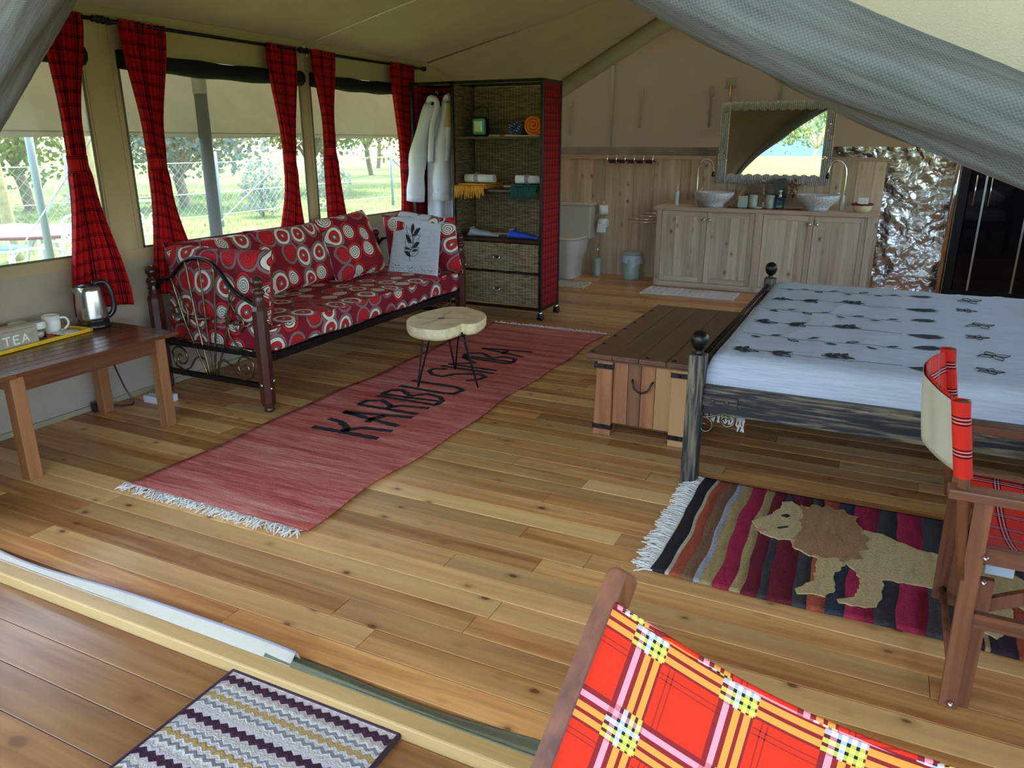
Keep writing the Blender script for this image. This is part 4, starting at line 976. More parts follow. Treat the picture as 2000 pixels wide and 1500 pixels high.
def roll(name, lab, x, y, z, r, L, mat, turns=3.2, cat='towel', axis='Y', group=None, band=False):
    t = thing(name, lab, cat, (x, y, z), group); n = 60; b = MB(); vs = []; th_ = .006 if r > .04 else .004
    for e in (0, L):
        for k in range(n+1):
            a = k/n*turns*2*pi; rr = r*(.12+.88*k/n)
            p = (rr*cos(a), e, rr*sin(a)) if axis == 'Y' else (e, rr*cos(a), rr*sin(a))
            vs.append((x+p[0]+(0 if axis == 'Y' else -L/2), y+p[1]+(-L/2 if axis == 'Y' else 0), z+r+p[2]+.004*sin(a*3)))
    b.add(vs, [(k, k+1, n+2+k, n+1+k) for k in range(n)], True)
    b.build('rolled_cloth', mat, t, solid=r*.20)
    if band:
        P = [(x-L*.12, y+(r+.003)*cos(a*2*pi/20), z+r+(r+.003)*sin(a*2*pi/20)) for a in range(21)]
        bb = MB(); bb.grid(lambda u, v: (x-L*.16+.035*v, y+(r*1.12)*cos(u*2*pi), z+r+(r*1.12)*sin(u*2*pi)), 24, 2); bb.build('paper_band', m_band, t)
g = G('navy_print'); c = g.ramp(g.n('TexVoronoi', 0, Vector=g.obj(), Scale=70.0), [(0, (.6, .63, .7)), (.28, (.03, .04, .12))], True); m_navy = g.done(g.bsdf(c, .9))
roll('rolled_blanket', 'navy and white patterned blanket roll on the top shelf', -2.90, 6.12, 1.546, .058, .24, m_navy, 3.4, 'blanket')
roll('rolled_blanket', 'bright orange blanket roll at the right of the top shelf', -2.715, 6.12, 1.548, .082, .26, m_orange, 3.0, 'blanket')
def throw(lab, x0, x1, z, mat, cat='throw'):
    t = thing('folded_throw', lab, cat, ((x0+x1)/2, 6.1, z), 'fringed throws on the middle shelf')
    for k in range(3): MB().box(x0+.01*k, x1-.006*k, 5.955, 6.28, z+k*.014, z+k*.014+.013).build('fold', mat, t, bevel=.005)
    b = MB()
    for k in range(70):
        x = lerp(x0, x1-.02, k/69)+random.uniform(-.004, .004); L = random.uniform(.06, .12)
        b.tube([(x, 5.957, z+.03), (x+random.uniform(-.01, .01), 5.925, z+.02), (x+random.uniform(-.02, .02), 5.920, z+.03-L)], .0035, 5)
    b.build('fringe', mat, t)['kind'] = 'stuff'
throw('mustard yellow fringed throw folded at the left of the middle shelf', -3.435, -3.13, 1.112, m_mustard)
throw('dark green fringed throw folded at the right of the middle shelf', -2.90, -2.64, 1.112, m_green)
roll('rolled_towel', 'white rolled towel with grey band on the mustard throw', -3.25, 6.06, 1.157, .040, .28, m_towel, 3, 'towel', 'X', 'white rolled towels', True)
roll('rolled_towel', 'white rolled towel with grey band on the dark green throw', -2.765, 6.06, 1.157, .040, .26, m_towel, 3, 'towel', 'X', 'white rolled towels', True)
def slipper(lab, x, y, mat, rz):
    t = thing('slipper_pouch', lab, 'pouch', (x, y, .692)); T = TR((x, y, .692), 0, 0, rz)
    def fn(u, v):
        a = u*2*pi; L = v*.30-.15; w = interp([(0, .02), (.12, .07), (.4, .06), (1, .045)], v); hh_ = interp([(0, .02), (.15, .072), (.45, .05), (1, .022)], v)
        return T @ Vector((L, w*cos(a), .004+hh_*(.5+.5*sin(a))))
    MB().grid(fn, 24, 18).build('body', mat, t)
    MB().lathe([(0, .0), (.022, .001), (.026, .004), (.020, .006)], T @ Vector((-.11, 0, .074)), 16, Matrix.Rotation(radians(-20), 4, 'Y')).build('opening', m_greyw, t)
slipper('grey felt pouch lying at the left of the lower shelf', -3.22, 6.06, m_greyfelt, 8); slipper('blue felt pouch lying at the right of the lower shelf', -2.83, 6.06, m_bluefelt, 5)

# ============================================================ BATHROOM
VX0, VX1, VY, VZ = -2.235, -.095, 8.13, .845
va = thing('washstand', 'acacia washstand cabinet with four doors under the two basins', 'cabinet', (-1.16, 8.35, 0))
b = MB().box(VX0+.02, VX1-.02, VY+.03, 8.58, .05, VZ-.036)
b.build('carcass', m_vanh, va)
for x0, x1 in ((VX0+.01, VX0+.07), (-1.205, -1.125), (VX1-.07, VX1-.01)): MB().box(x0, x1, VY+.008, VY+.035, .0, VZ-.036).build('stile', m_van, va, bevel=.002)
MB().box(VX0+.07, VX1-.07, VY+.012, VY+.032, .0, .055).build('plinth', m_vanh, va)
for x0, x1, kx_ in ((VX0+.073, -1.69, 1), (-1.686, -1.208, -1), (-1.122, -.648, 1), (-.644, VX1-.073, -1)):
    d_ = MB().box(x0+.05, x1-.05, VY+.014, VY+.03, .11, VZ-.09).build('door', m_van, va)
    n_ = 4; w_ = (x1-x0-.10)/n_
    for k in range(n_): MB().box(x0+.05+k*w_+.0006, x0+.05+(k+1)*w_-.0006, VY+.009, VY+.016, .11, VZ-.09).build('door_board', m_van, d_)
    for xa, xb in ((x0, x0+.05), (x1-.05, x1)): MB().box(xa, xb, VY, VY+.028, .06, VZ-.042).build('door_stile', m_van, d_, bevel=.002)
    for za, zb in ((.06, .115), (VZ-.095, VZ-.042)): MB().box(x0+.05, x1-.05, VY, VY+.028, za, zb).build('door_rail', m_vanh, d_, bevel=.002)
    kx2 = x1-.03 if kx_ > 0 else x0+.03
    MB().lathe([(.006, 0), (.006, .012), (.015, .018), (.016, .026), (.010, .032), (0, .034)], (kx2, VY, VZ-.12), 14, Matrix.Rotation(pi/2, 4, 'X')).build('knob', m_chrome, d_)
wt = thing('worktop', 'continuous acacia worktop on the washstand', 'worktop', (-1.16, 8.35, VZ-.036))
for k in range(4): MB().box(VX0-.02, VX1+.02, VY-.02+k*.1185, VY-.02+(k+1)*.1185-.001, VZ-.036, VZ).build('board', m_vanh if k else m_vanh, wt)
MB().box(VX0-.02, VX1+.02, 8.565, 8.59, VZ, VZ+.035).build('upstand', m_vanh, wt)
def basin(x, lab):
    t = thing('vessel_basin', lab, 'basin', (x, 8.32, VZ), 'hammered vessel basins')
    MB().lathe([(0, .004), (.11, 0), (.115, .02), (.12, .034), (.165, .07), (.195, .11), (.207, .150), (.200, .152), (.185, .115), (.15, .07), (.08, .045), (0, .04)], (x, 8.32, VZ), 36).build('bowl', m_basin, t)
    MB().lathe([(0, .042), (.02, .043), (.022, .047), (0, .048)], (x, 8.32, VZ), 14).build('drain', m_chrome, t)
basin(-1.675, 'grey hammered vessel basin at the left of the washstand'); basin(-.648, 'grey hammered vessel basin at the right of the washstand')
def tap(x, dx, lab):
    t = thing('gooseneck_tap', lab, 'tap', (x, 8.36, VZ), 'chrome gooseneck taps')
    MB().lathe([(.028, 0), (.030, .01), (.019, .11), (.019, .14), (.014, .15)], (x, 8.36, VZ), 18).build('base', m_porc, t)
    P = smooth_path([(x, 8.36, VZ+.14), (x, 8.36, VZ+.36), (x+dx*.03, 8.355, VZ+.445), (x+dx*.09, 8.34, VZ+.475), (x+dx*.145, 8.33, VZ+.44), (x+dx*.165, 8.32, VZ+.36)], 7)
    MB().tube(P, .010, 10).build('spout', m_chrome, t)
    MB().lathe([(.010, .05), (.016, .02), (.018, 0), (.008, -.004)], (x+dx*.166, 8.32, VZ+.31), 14).build('spray_head', m_plastic, t)
    MB().tube([(x+dx*.01, 8.35, VZ+.145), (x+dx*.07, 8.31, VZ+.185)], .006, 8).build('lever', m_chrome, t)
tap(-1.865, 1, 'chrome gooseneck tap beside the left basin'); tap(-.418, -1, 'chrome gooseneck tap beside the right basin')
sb_ = thing('spray_bottle', 'slim white spray bottle at the left end of the washstand', 'bottle', (-2.07, 8.34, VZ))
MB().lathe([(0, 0), (.022, 0), (.024, .01), (.024, .13), (.016, .15), (.010, .155)], (-2.07, 8.34, VZ), 18).build('body', m_greyw, sb_)
MB().lathe([(.012, .155), (.012, .19), (.008, .195), (.008, .22), (0, .222)], (-2.07, 8.34, VZ), 14).build('pump', m_porc, sb_)
rn = MB().box(-1.52, -.78, 8.20, 8.36, VZ, VZ+.004).build('table_runner', None or plain('red_brown_runner', (.20, .035, .015), .9, 0, .9, 60)); tag(rn, 'narrow rust patterned runner between the two basins', 'runner')
nl = MB()
for k in range(14): nl.box(-1.51+k*.053, -1.495+k*.053, 8.199, 8.361, VZ+.004, VZ+.005)
nl.build('woven_stripes', plain('runner_dark', (.05, .012, .008), .9), rn)
for x, lab, sq_ in ((-1.355, 'square sage green pot next to the left basin', True), (-1.262, 'round sage green tumbler behind the soap dish', False), (-1.095, 'round sage green tumbler left of the blue soap bottle', False)):
    t = thing('sage_tumbler', lab, 'cup', (x, 8.28, VZ+.005), 'sage green washstand pots')
    if sq_: MB().box(x-.055, x+.04, 8.24, 8.32, VZ+.005, VZ+.125).build('body', m_sagecup, t, bevel=.006); MB().box(x-.045, x+.03, 8.25, 8.31, VZ+.1245, VZ+.126).build('mouth', m_gap, t)
    else: MB().lathe([(0, 0), (.038, 0), (.041, .006), (.042, .13), (.037, .13), (.036, .01), (0, .009)], (x, 8.28, VZ+.005), 20).build('body', m_sagecup, t); MB().lathe([(.0425, .115), (.0435, .12), (.0425, .125)], (x, 8.28, VZ+.005), 20).build('rim_band', m_sagecup, t)
sd = thing('soap_dish', 'pale oval soap dish in front of the sage tumblers', 'dish', (-1.2, 8.22, VZ+.005))
MB().lathe([(0, .003), (.045, 0), (.06, .012), (.06, .016), (.04, .008), (0, .008)], (-1.215, 8.215, VZ+.005), 20).build('dish', m_sagecup, sd)
MB().box(-1.24, -1.19, 8.20, 8.23, VZ+.014, VZ+.026).build('soap', m_porc, sd, bevel=.006)
gb = thing('glass_decanter', 'tall clear glass bottle with beaded neck between the tumblers', 'bottle', (-1.18, 8.30, VZ+.005))
MB().lathe([(0, 0), (.04, 0), (.042, .01), (.042, .08), (.02, .12), (.012, .14), (.016, .155), (.010, .17), (.016, .185), (.010, .20), (.015, .215), (.010, .23), (.016, .25), (0, .262)], (-1.175, 8.31, VZ+.005), 18).build('body', m_glass, gb)
MB().lathe([(0, .255), (.014, .257), (.02, .275), (.012, .292), (0, .296)], (-1.175, 8.31, VZ+.005), 14).build('stopper', m_glass, gb)
sp2 = thing('soap_dispenser', 'blue liquid soap pump bottle between the basins', 'bottle', (-1.0, 8.26, VZ+.005))
MB().box(-1.045, -.955, 8.235, 8.285, VZ+.005, VZ+.12).build('body', m_blueliq, sp2, bevel=.014)
MB().box(-1.03, -.97, 8.232, 8.2345, VZ+.04, VZ+.085).build('paper_label', plain('navy_label', (.02, .05, .2), .5), sp2)
MB().lathe([(.016, .115), (.016, .14), (.006, .142), (.006, .17), (.018, .172), (.018, .182), (0, .184)], (-1.0, 8.26, VZ+.005), 14).bar((-1.0, 8.26, VZ+.182), (-1.0, 8.215, VZ+.178), .012, .008).build('pump', m_white, sp2)
lf = thing('wooden_lion_carving', 'flat carved wooden lion ornament with dark mane standing below the mirror', 'ornament', (-1.15, 8.40, VZ))
Lp = [(-1.40, .85), (-1.385, .95), (-1.36, 1.05), (-1.31, 1.085), (-1.10, 1.085), (-1.03, 1.06), (-1.02, .93), (-1.03, .85), (-1.07, .85), (-1.09, .97), (-1.20, .99), (-1.31, .97), (-1.335, .93), (-1.35, .85)]
XT = Matrix(((1, 0, 0, 0), (0, 0, 1, 8.42), (0, 1, 0, 0), (0, 0, 0, 1)))
MB().prism(Lp, -.010, .010, XT).build('body', m_tablew, lf)
MB().prism([(-1.10, 1.10), (-1.05, 1.14), (-.99, 1.15), (-.955, 1.10), (-.95, .98), (-.98, .92), (-1.05, .91), (-1.08, 1.0)], -.018, .012, XT).build('mane', m_plastic, lf)
b = MB()
for k in range(90):
    a = random.uniform(0, 2*pi); r_ = random.uniform(.01, .075); x = -.905+r_*cos(a)*.75; z = 1.05+r_*sin(a)*1.35
    b.tube([(x, 8.41, z), (x+random.uniform(-.02, .02), 8.40+random.uniform(-.02, .02), z+random.uniform(-.02, .02))], .005, 4)
b.build('face_tuft', plain('brown_fibre', (.20, .075, .02), .9, 0, .5, 50), lf)
MB().tube(smooth_path([(-1.38, 8.42, 1.04), (-1.42, 8.42, .98), (-1.46, 8.41, .88), (-1.48, 8.40, VZ+.01)], 5), .009, 6).build('tail', m_bristle, lf)
bk = thing('reed_basket', 'small reed basket with dark red rim at the right end of the washstand', 'basket', (-.235, 8.30, VZ))
MB().lathe([(0, .002), (.065, 0), (.085, .03), (.095, .07), (.085, .07), (.075, .03), (0, .01)], (-.235, 8.30, VZ), 24).build('body', m_grasst, bk)
MB().tube([(-.235+.093*cos(k*pi/12), 8.30+.093*sin(k*pi/12), VZ+.072+.004*(k % 2)) for k in range(24)], .010, 6, True).build('rim', plain('dark_red_raffia', (.16, .02, .02), .9, 0, .4, 60), bk)
cdx = MB().box(-.275, -.185, 8.30, 8.304, VZ+.03, VZ+.135).build('card', m_card); tag(cdx, 'white card standing in the reed basket', 'card')
cdx2 = MB().box(-.26, -.20, 8.2985, 8.2995, VZ+.095, VZ+.105).build('card_line', m_greyw, cdx)
# mirror
mi = thing('stick_frame_mirror', 'rectangular mirror framed with whitewashed sticks above the washstand', 'mirror', (-1.15, 8.57, 1.08))
MX0, MX1, MZ0, MZ1, MY = -1.712, -.578, 1.075, 1.895, 8.565
MB().box(MX0+.04, MX1-.04, MY-.012, MY-.006, MZ0+.04, MZ1-.04).build('glass', m_mirror, mi)
MB().box(MX0+.02, MX1-.02, MY-.004, MY+.012, MZ0+.02, MZ1-.02).build('backing', m_gap, mi)
m_stick = plain('whitewashed_stick', (.50, .49, .47), .8, 0, .35, 60)
cyl = MB(); nn_ = 6
ndx = 62
for k in range(ndx):
    x = lerp(MX0+.012, MX1-.012, k/(ndx-1)); jl = .018*abs(sin(k*.62))
    MB().tube([(x, MY-.018, MZ1+random.uniform(-.006, .004)), (x, MY-.018, MZ1-.075-jl)], .0085, 5).build('stick', m_stick, mi)
    MB().tube([(x, MY-.018, MZ0+random.uniform(-.004, .006)), (x, MY-.018, MZ0+.085+jl)], .0085, 5).build('stick', m_stick, mi)
for sx_ in (0, 1):
    for k in range(5):
        x = (MX0+.010+k*.019) if sx_ == 0 else (MX1-.010-k*.019)
        zz_ = MZ0+.01
        while zz_ < MZ1-.02:
            L = random.uniform(.22, .42); e = min(zz_+L, MZ1-.01); MB().tube([(x, MY-.022, zz_), (x, MY-.022, e-.004)], .009, 5).build('stick', m_stick, mi); zz_ = e
mi.rotation_euler = (0, 0, radians(-1.2))
pp = MB().tube([(-1.70, 8.95, 1.70), (-1.715, 8.96, 2.09)], .016, 10).build('water_pipe', m_copper); tag(pp, 'copper water pipe rising above the left corner of the mirror', 'pipe')
MB().box(-1.775, -1.665, 8.985, 9.01, 2.05, 2.16).build('bracket', m_tab, pp)
# wall fittings
hr = thing('hook_rail', 'dark wooden rail with six chrome coat hooks on the plank wall', 'hook rail', (-2.68, 8.59, 1.29))
MB().box(-2.955, -2.40, 8.578, 8.597, 1.268, 1.305).build('board', m_dark, hr, bevel=.003)
for k in range(6):
    x = -2.94+k*.105
    MB().box(x-.008, x+.008, 8.572, 8.578, 1.262, 1.31).tube(smooth_path([(x, 8.572, 1.275), (x, 8.545, 1.268), (x, 8.53, 1.30), (x, 8.535, 1.35)], 4), .005, 6).build('hook', m_chrome, hr)
tp = thing('toilet_roll_holder', 'chrome double toilet roll holder on the plank wall', 'roll holder', (-2.96, 8.57, .6))
MB().tube([(-2.965, 8.595, .68), (-2.965, 8.54, .68), (-2.965, 8.54, .84)], .006, 8).build('upright', m_chrome, tp)
MB().tube([(-3.03, 8.595, .62), (-3.03, 8.53, .62), (-2.90, 8.53, .62)], .006, 8).build('arm', m_chrome, tp)
for lab, z, ax in (('white toilet roll standing upright on its holder', .70, 0), ('white toilet roll hanging with a loose sheet', .60, 1)):
    t = thing('toilet_roll', lab, 'toilet roll', (-2.965, 8.53, z))
    if ax == 0:
        MB().lathe([(.018, 0), (.052, 0), (.052, .10), (.018, .10), (.018, 0)], (-2.965, 8.54, z), 24).build('roll', m_card, t)
        MB().lathe([(.017, .0), (.019, .0), (.019, .101), (.017, .101), (.017, 0)], (-2.965, 8.54, z), 16).build('core', m_bristle, t)
    else:
        T = Matrix.Rotation(pi/2, 4, 'Y'); MB().lathe([(.018, -.05), (.054, -.05), (.054, .05), (.018, .05), (.018, -.05)], (-2.96, 8.53, .60), 24, T).build('roll', m_card, t)
        MB().grid(lambda u, v: (-3.01+.10*u-.015*v*(1-u), 8.478-.004*sin(v*3), .60-.11*v+.02*v*(u-.5)**2), 6, 6).build('loose_sheet', m_card, t, solid=.001)
tw_ = thing('towel_rail', 'swivelling chrome towel bars fixed at the left end of the washstand', 'towel rail', (-2.3, 8.45, .7))
for z, x0, y0 in ((.735, -2.52, 8.5), (.70, -2.60, 8.47), (.665, -2.64, 8.43), (.635, -2.62, 8.40)):
    MB().tube([(-2.245, 8.5, z), (x0, y0, z)], .0055, 8).build('bar', m_chrome, tw_)
MB().tube([(-2.245, 8.5, .62), (-2.245, 8.5, .75)], .009, 8).build('pivot', m_chrome, tw_)
# toilet
to = thing('toilet', 'cream close-coupled toilet with square cistern beside the rack', 'toilet', (-3.26, 8.3, 0))
MB().box(-3.47, -3.075, 8.40, 8.585, .42, .795).build('cistern', m_porc, to, bevel=.015)
MB().box(-3.48, -3.065, 8.39, 8.59, .795, .825).build('cistern_lid', m_porc, to, bevel=.008)
def bowl(u, v):
    a = u*2*pi; hw = interp([(0, .115), (.45, .125), (.7, .165), (1, .185)], v); hl = interp([(0, .20), (.45, .22), (.7, .27), (1, .30)], v)
    ca, sa_ = cos(a), sin(a); ex = abs(ca)**.6*(1 if ca > 0 else -1); ey = abs(sa_)**.6*(1 if sa_ > 0 else -1)
    return (-3.26+hw*ex, 8.22+.03*(1-v)+hl*ey, .425*v)
MB().grid(bowl, 40, 12).build('pan', m_porc, to)
def seat(z0, z1):
    b = MB(); P = []
    for k in range(32):
        a = k/32*2*pi; ca, sa_ = cos(a), sin(a); P.append((-3.26+.19*abs(ca)**.55*(1 if ca > 0 else -1), 8.185+.275*abs(sa_)**.55*(1 if sa_ > 0 else -1)))
    return b.prism(P, z0, z1)
seat(.425, .445).build('seat', m_porc, to, bevel=.006); seat(.447, .475).build('lid', m_porc, to, bevel=.01)
tbh = thing('toilet_brush', 'sage green toilet brush holder with chrome handle beside the toilet', 'toilet brush', (-2.985, 8.44, 0))
MB().lathe([(0, 0), (.042, 0), (.042, .005), (.040, .20), (.034, .205), (0, .206)], (-2.985, 8.44, 0), 20).build('holder', m_sage, tbh)
MB().tube([(-2.985, 8.44, .20), (-2.985, 8.44, .38)], .006, 8).build('handle', m_chrome, tbh)
bn = thing('pedal_bin', 'sage green round bin with bag folded over its rim', 'bin', (-2.56, 8.40, 0))
MB().lathe([(0, 0), (.098, 0), (.102, .01), (.108, .26), (.10, .262), (.096, .02), (0, .018)], (-2.56, 8.40, 0), 28).build('body', m_sage, bn)
MB().lathe([(.104, .275), (.112, .28), (.112, .30), (.10, .306), (0, .31)], (-2.56, 8.40, .0), 28).build('lid', m_sage, bn)
MB().grid(lambda u, v: (-2.56+(.112+.012*sin(u*40)*v+.008*sin(u*23))*cos(u*2*pi), 8.40+(.112+.012*sin(u*40)*v)*sin(u*2*pi), .275-.10*v-.025*sin(u*17)*v), 70, 8).build('bag_skirt', m_bag, bn)
def flatmat(name, lab, x0, x1, y0, y1, mat, rz=0):
    t = thing(name, lab, 'bath mat', ((x0+x1)/2, (y0+y1)/2, 0)); cx, cy = (x0+x1)/2, (y0+y1)/2
    T = TR((cx, cy, 0), 0, 0, rz)
    MB().grid(lambda u, v: T @ Vector(((u-.5)*(x1-x0)+.006*sin(v*13), (v-.5)*(y1-y0)+.008*sin(u*21), .009+.003*sin(u*90)*(1 if 0 < v < 1 else 0))), 90, 14).build('pile', mat, t, solid=.010)
    b = MB()
    for e in (-1, 1): b.bar(T @ Vector((e*(x1-x0)/2, -(y1-y0)/2, .008)), T @ Vector((e*(x1-x0)/2, (y1-y0)/2, .008)), .012, .012)
    b.build('hem', mat, t)
flatmat('bath_mat', 'white ribbed bath mat on the floor in front of the washstand', -2.20, -1.27, 7.57, 7.98, m_bathmat)
flatmat('bath_mat', 'cream cotton mat in front of the toilet, half hidden by the rack', -3.45, -2.85, 7.55, 7.90, cloth('cream_mat', (.58, .52, .42), .1, 0, None, 100), 4)

# ============================================================ CHEST
ch = thing('blanket_chest', 'reddish wooden blanket chest with iron straps at the foot of the bed', 'chest', (-1.04, 4.27, 0))
CX0, CX1, CY0, CY1, CZ = -1.265, -.785, 3.64, 4.90, .455
for x0, x1 in ((CX0, CX0+.085), (CX1-.085, CX1)):
    for y in (CY0-.012, CY1-.075):
        s_ = -1 if x0 == CX0 else 1
        p = MB().add([(x0-.012*(s_ < 0), y, 0), (x1+.012*(s_ > 0), y, 0), (x1+.012*(s_ > 0), y+.085, 0), (x0-.012*(s_ < 0), y+.085, 0), (x0, y, CZ-.035), (x1, y, CZ-.035), (x1, y+.085, CZ-.035), (x0, y+.085, CZ-.035)], [(0, 3, 2, 1), (4, 5, 6, 7), (0, 1, 5, 4), (1, 2, 6, 5), (2, 3, 7, 6), (3, 0, 4, 7)])
        o = p.build('corner_post', m_chest, ch, bevel=.004)
        for z in (.035, CZ-.085):
            q = MB().box(x0-.013*(s_ < 0)-.003, x1+.013*(s_ > 0)+.003, y-.003, y+.03, z, z+.026); q.lathe([(0, 0), (.007, 0), (.005, .005), (0, .006)], ((x0+x1)/2, y-.003, z+.013), 8, Matrix.Rotation(pi/2, 4, 'X')); q.build('iron_strap', m_iron, o)
xs = [CX0+.085, -1.10, -1.03, -.955, CX1-.085]
for a, c in zip(xs, xs[1:]): MB().box(a+.001, c-.001, CY0+.006, CY0+.026, .07, CZ-.035).build('panel_board', m_chest, ch, bevel=.0015)
for k in range(8):
    y0 = CY0+.075+k*.14
    for x in (CX0+.006, CX1-.026): MB().box(x, x+.02, y0, y0+.139, .07, CZ-.035).build('panel_board', m_chest, ch)
MB().box(CX0+.05, CX1-.05, CY1-.04, CY1-.02, .07, CZ-.035).build('back_board', m_chest, ch); MB().box(CX0+.02, CX1-.02, CY0+.02, CY1-.03, .07, .085).build('bottom_board', m_chest, ch)
ld = MB().box(CX0-.05, CX1+.035, CY0-.05, CY1+.05, CZ-.034, CZ-.026).build('lid', m_chesttop, ch)
bw = (CX1+.035-CX0+.05)/4
for k in range(4): MB().box(CX0-.05+k*bw+.0008, CX0-.05+(k+1)*bw-.0008, CY0-.05, CY1+.05, CZ-.026, CZ).build('lid_board', m_chesttop, ld, bevel=.003)
for k in range(7):
    for x in ((CX0-.028, ) if k else (CX0-.028, -1.0, -.86)): MB().lathe([(.012, 0), (.011, .003), (0, .005)], (x, CY0-.01+k*.185, CZ), 8).build('stud', m_iron, ld)
MB().tube(smooth_path([(-1.075, CY0+.004, .325), (-1.07, CY0-.012, .32), (-1.055, CY0-.022, .285), (-1.02, CY0-.026, .268), (-.985, CY0-.022, .285), (-.97, CY0-.012, .32), (-.965, CY0+.004, .325)], 5), .005, 8).build('handle', m_iron, ch, label='black wrought iron drop handle')

# ============================================================ BED
bd = thing('bed', 'limed black wooden bed frame with square posts and metal ball finials', 'bed', (.4, 4.33, 0))
for x, y, hgt in ((-.665, 3.25, .612), (-.665, 5.42, .612), (1.50, 3.25, .9), (1.50, 5.42, .9)):
    o = MB().box(x-.036, x+.036, y-.036, y+.036, 0, hgt).build('post', m_bedw, bd, bevel=.004)
    MB().lathe([(.018, 0), (.020, .006), (.012, .014), (.016, .02), (.030, .03), (.0375, .05), (.040, .064), (.0375, .08), (.028, .097), (.012, .106), (0, .107)], (x, y, hgt), 18).build('ball_finial', m_iron, o)
for y in (3.26, 5.41):
    o = MB().box(-.63, 1.47, y-.018, y+.018, .345, .475).build('side_rail', m_bedwx, bd, bevel=.004)
    s_ = -1 if y < 4 else 1
    MB().box(-.63, 1.47, y+s_*.018-.004, y+s_*.018+.004, .398, .406).build('rail_bead', m_bedwx, o)
    q = MB().box(-.66, -.48, y+s_*.022-.006, y+s_*.022+.006, .385, .435)
    for xx in (-.585, -.525): q.lathe([(0, 0), (.011, 0), (.008, .006), (0, .007)], (xx, y+s_*.028, .41), 8, Matrix.Rotation(-s_*pi/2, 4, 'X'))
    q.build('bracket_plate', m_bedwx, o)
MB().box(-.683, -.647, 3.28, 5.39, .44, .53).build('foot_rail', m_iron, bd, bevel=.004); MB().tube([(-.675, 3.28, .565), (-.675, 5.39, .565)], .012, 8).build('foot_bar', m_iron, bd)
MB().box(1.47, 1.52, 3.28, 5.39, .35, .85).build('headboard', m_bedw, bd)
MB().tube([(-.625+.045*(1-k/26)*cos(-k*.36+2.4)+.01, 3.245, .285+.045*(1-k/26)*sin(-k*.36+2.4)) for k in range(22)][::-1]+[(-.60, 3.245, .33), (-.55, 3.245, .35)], .006, 7).build('scroll', m_brass, bd)
MB().tube([(-.50+.04*(1-k/26)*cos(-k*.36+1.0)-.02, 3.245, .325+.04*(1-k/26)*sin(-k*.36+1.0)) for k in range(20)], .006, 7).build('scroll', m_brass, bd)
for k in range(10): MB().box(-.62+k*.215, -.50+k*.215, 3.28, 5.39, .375, .395).build('bed_slat', m_tablew, bd)
ms = thing('bedspread', 'pale grey cotton bedspread with black leaf print covering the mattress', 'bedspread', (.4, 4.33, .4))
BX0, BX1, BY0, BY1, BZ = -.635, 1.45, 3.275, 5.40, .605
def spread(u, v):
    # unfolds over the mattress: u along X, v across Y
    sx_ = u*(BX1-BX0+.10)-.10; sy = v*(BY1-BY0+.30)-.15
    r = .07
    def fold(s, L):
        # returns (position, drop)
        if s < r: 
            a = (r-s)/r
            return (max(0, r-r*min(1, a)**.8) if a < 1 else 0, r*(1-sqrt(max(0, 1-min(1, a)**2))) if a < 1 else r+(a-1)*r)
        if s > L-r:
            a = (s-L+r)/r
            return (min(L, L-r+r*min(1, a)**.8), r*(1-sqrt(max(0, 1-min(1, a)**2))) if a < 1 else r+(a-1)*r)
        return (s, 0)
    px_, dx = fold(sx_, BX1-BX0); py_, dy = fold(sy, BY1-BY0)
    z = BZ-max(dx, dy)+.006*noise.noise(Vector((sx_*2.2, sy*2.2, 1)))+.004*noise.noise(Vector((sx_*9, sy*5, 4)))
    z += .003*(abs(noise.noise(Vector((sx_*1.3, sy*.4, 7)))*4 % 1 - .5) < .05)
    return (BX0+px_, BY0+py_, max(z, .44))
MB().grid(spread, 90, 90).build('cloth', m_spread, ms)
MB().box(BX0+.02, BX1-.01, BY0+.02, BY1-.02, .40, .53).build('mattress_core', m_porc, ms)
pr = MB()
def zbed(x, y): 
    e = min(x-BX0, y-BY0, BY1-y); r = .07
    d = 0 if e > r else r*(1-sqrt(max(0, 1-((r-e)/r)**2)))
    a_, c_ = x-BX0, y-BY0
    return BZ-d+.006*noise.noise(Vector((a_*2.2, c_*2.2, 1)))+.004*noise.noise(Vector((a_*9, c_*5, 4)))+.003*(abs(noise.noise(Vector((a_*1.3, c_*.4, 7)))*4 % 1 - .5) < .05)+.0035
def bp(u, v): return Vector((u, v, zbed(u, v)))
def lf_(x, y, L, W_, a, fill=True): leafpoly(bp, pr, x, y, L, W_, a, 8, fill)
def hand(x, y, s=1, a=0):
    P = [(0, 0), (.03, .022), (.06, .04), (.09, .045), (.13, .05), (.115, .03), (.15, .028), (.125, .012), (.155, .003), (.125, -.004), (.14, -.02), (.11, -.018), (.09, -.035), (.05, -.025), (.02, -.012)]
    vs = [bp(x+s*(p*cos(a)-q*sin(a)), y+s*(p*sin(a)+q*cos(a))) for p, q in P]; pr.add(vs, [tuple(range(len(vs)))])
def sprig(x, y, a0=0, n=3, L=.09):
    pr.tube([bp(x+k*.03*cos(a0), y+k*.03*sin(a0)) for k in range(n+2)], .0015, 4)
    for k in range(n):
        c_ = (x+(k+.5)*.035*cos(a0), y+(k+.5)*.035*sin(a0)); lf_(*c_, L*.8, .014, a0+.8); lf_(*c_, L*.8, .014, a0-.8, k % 2 == 0)
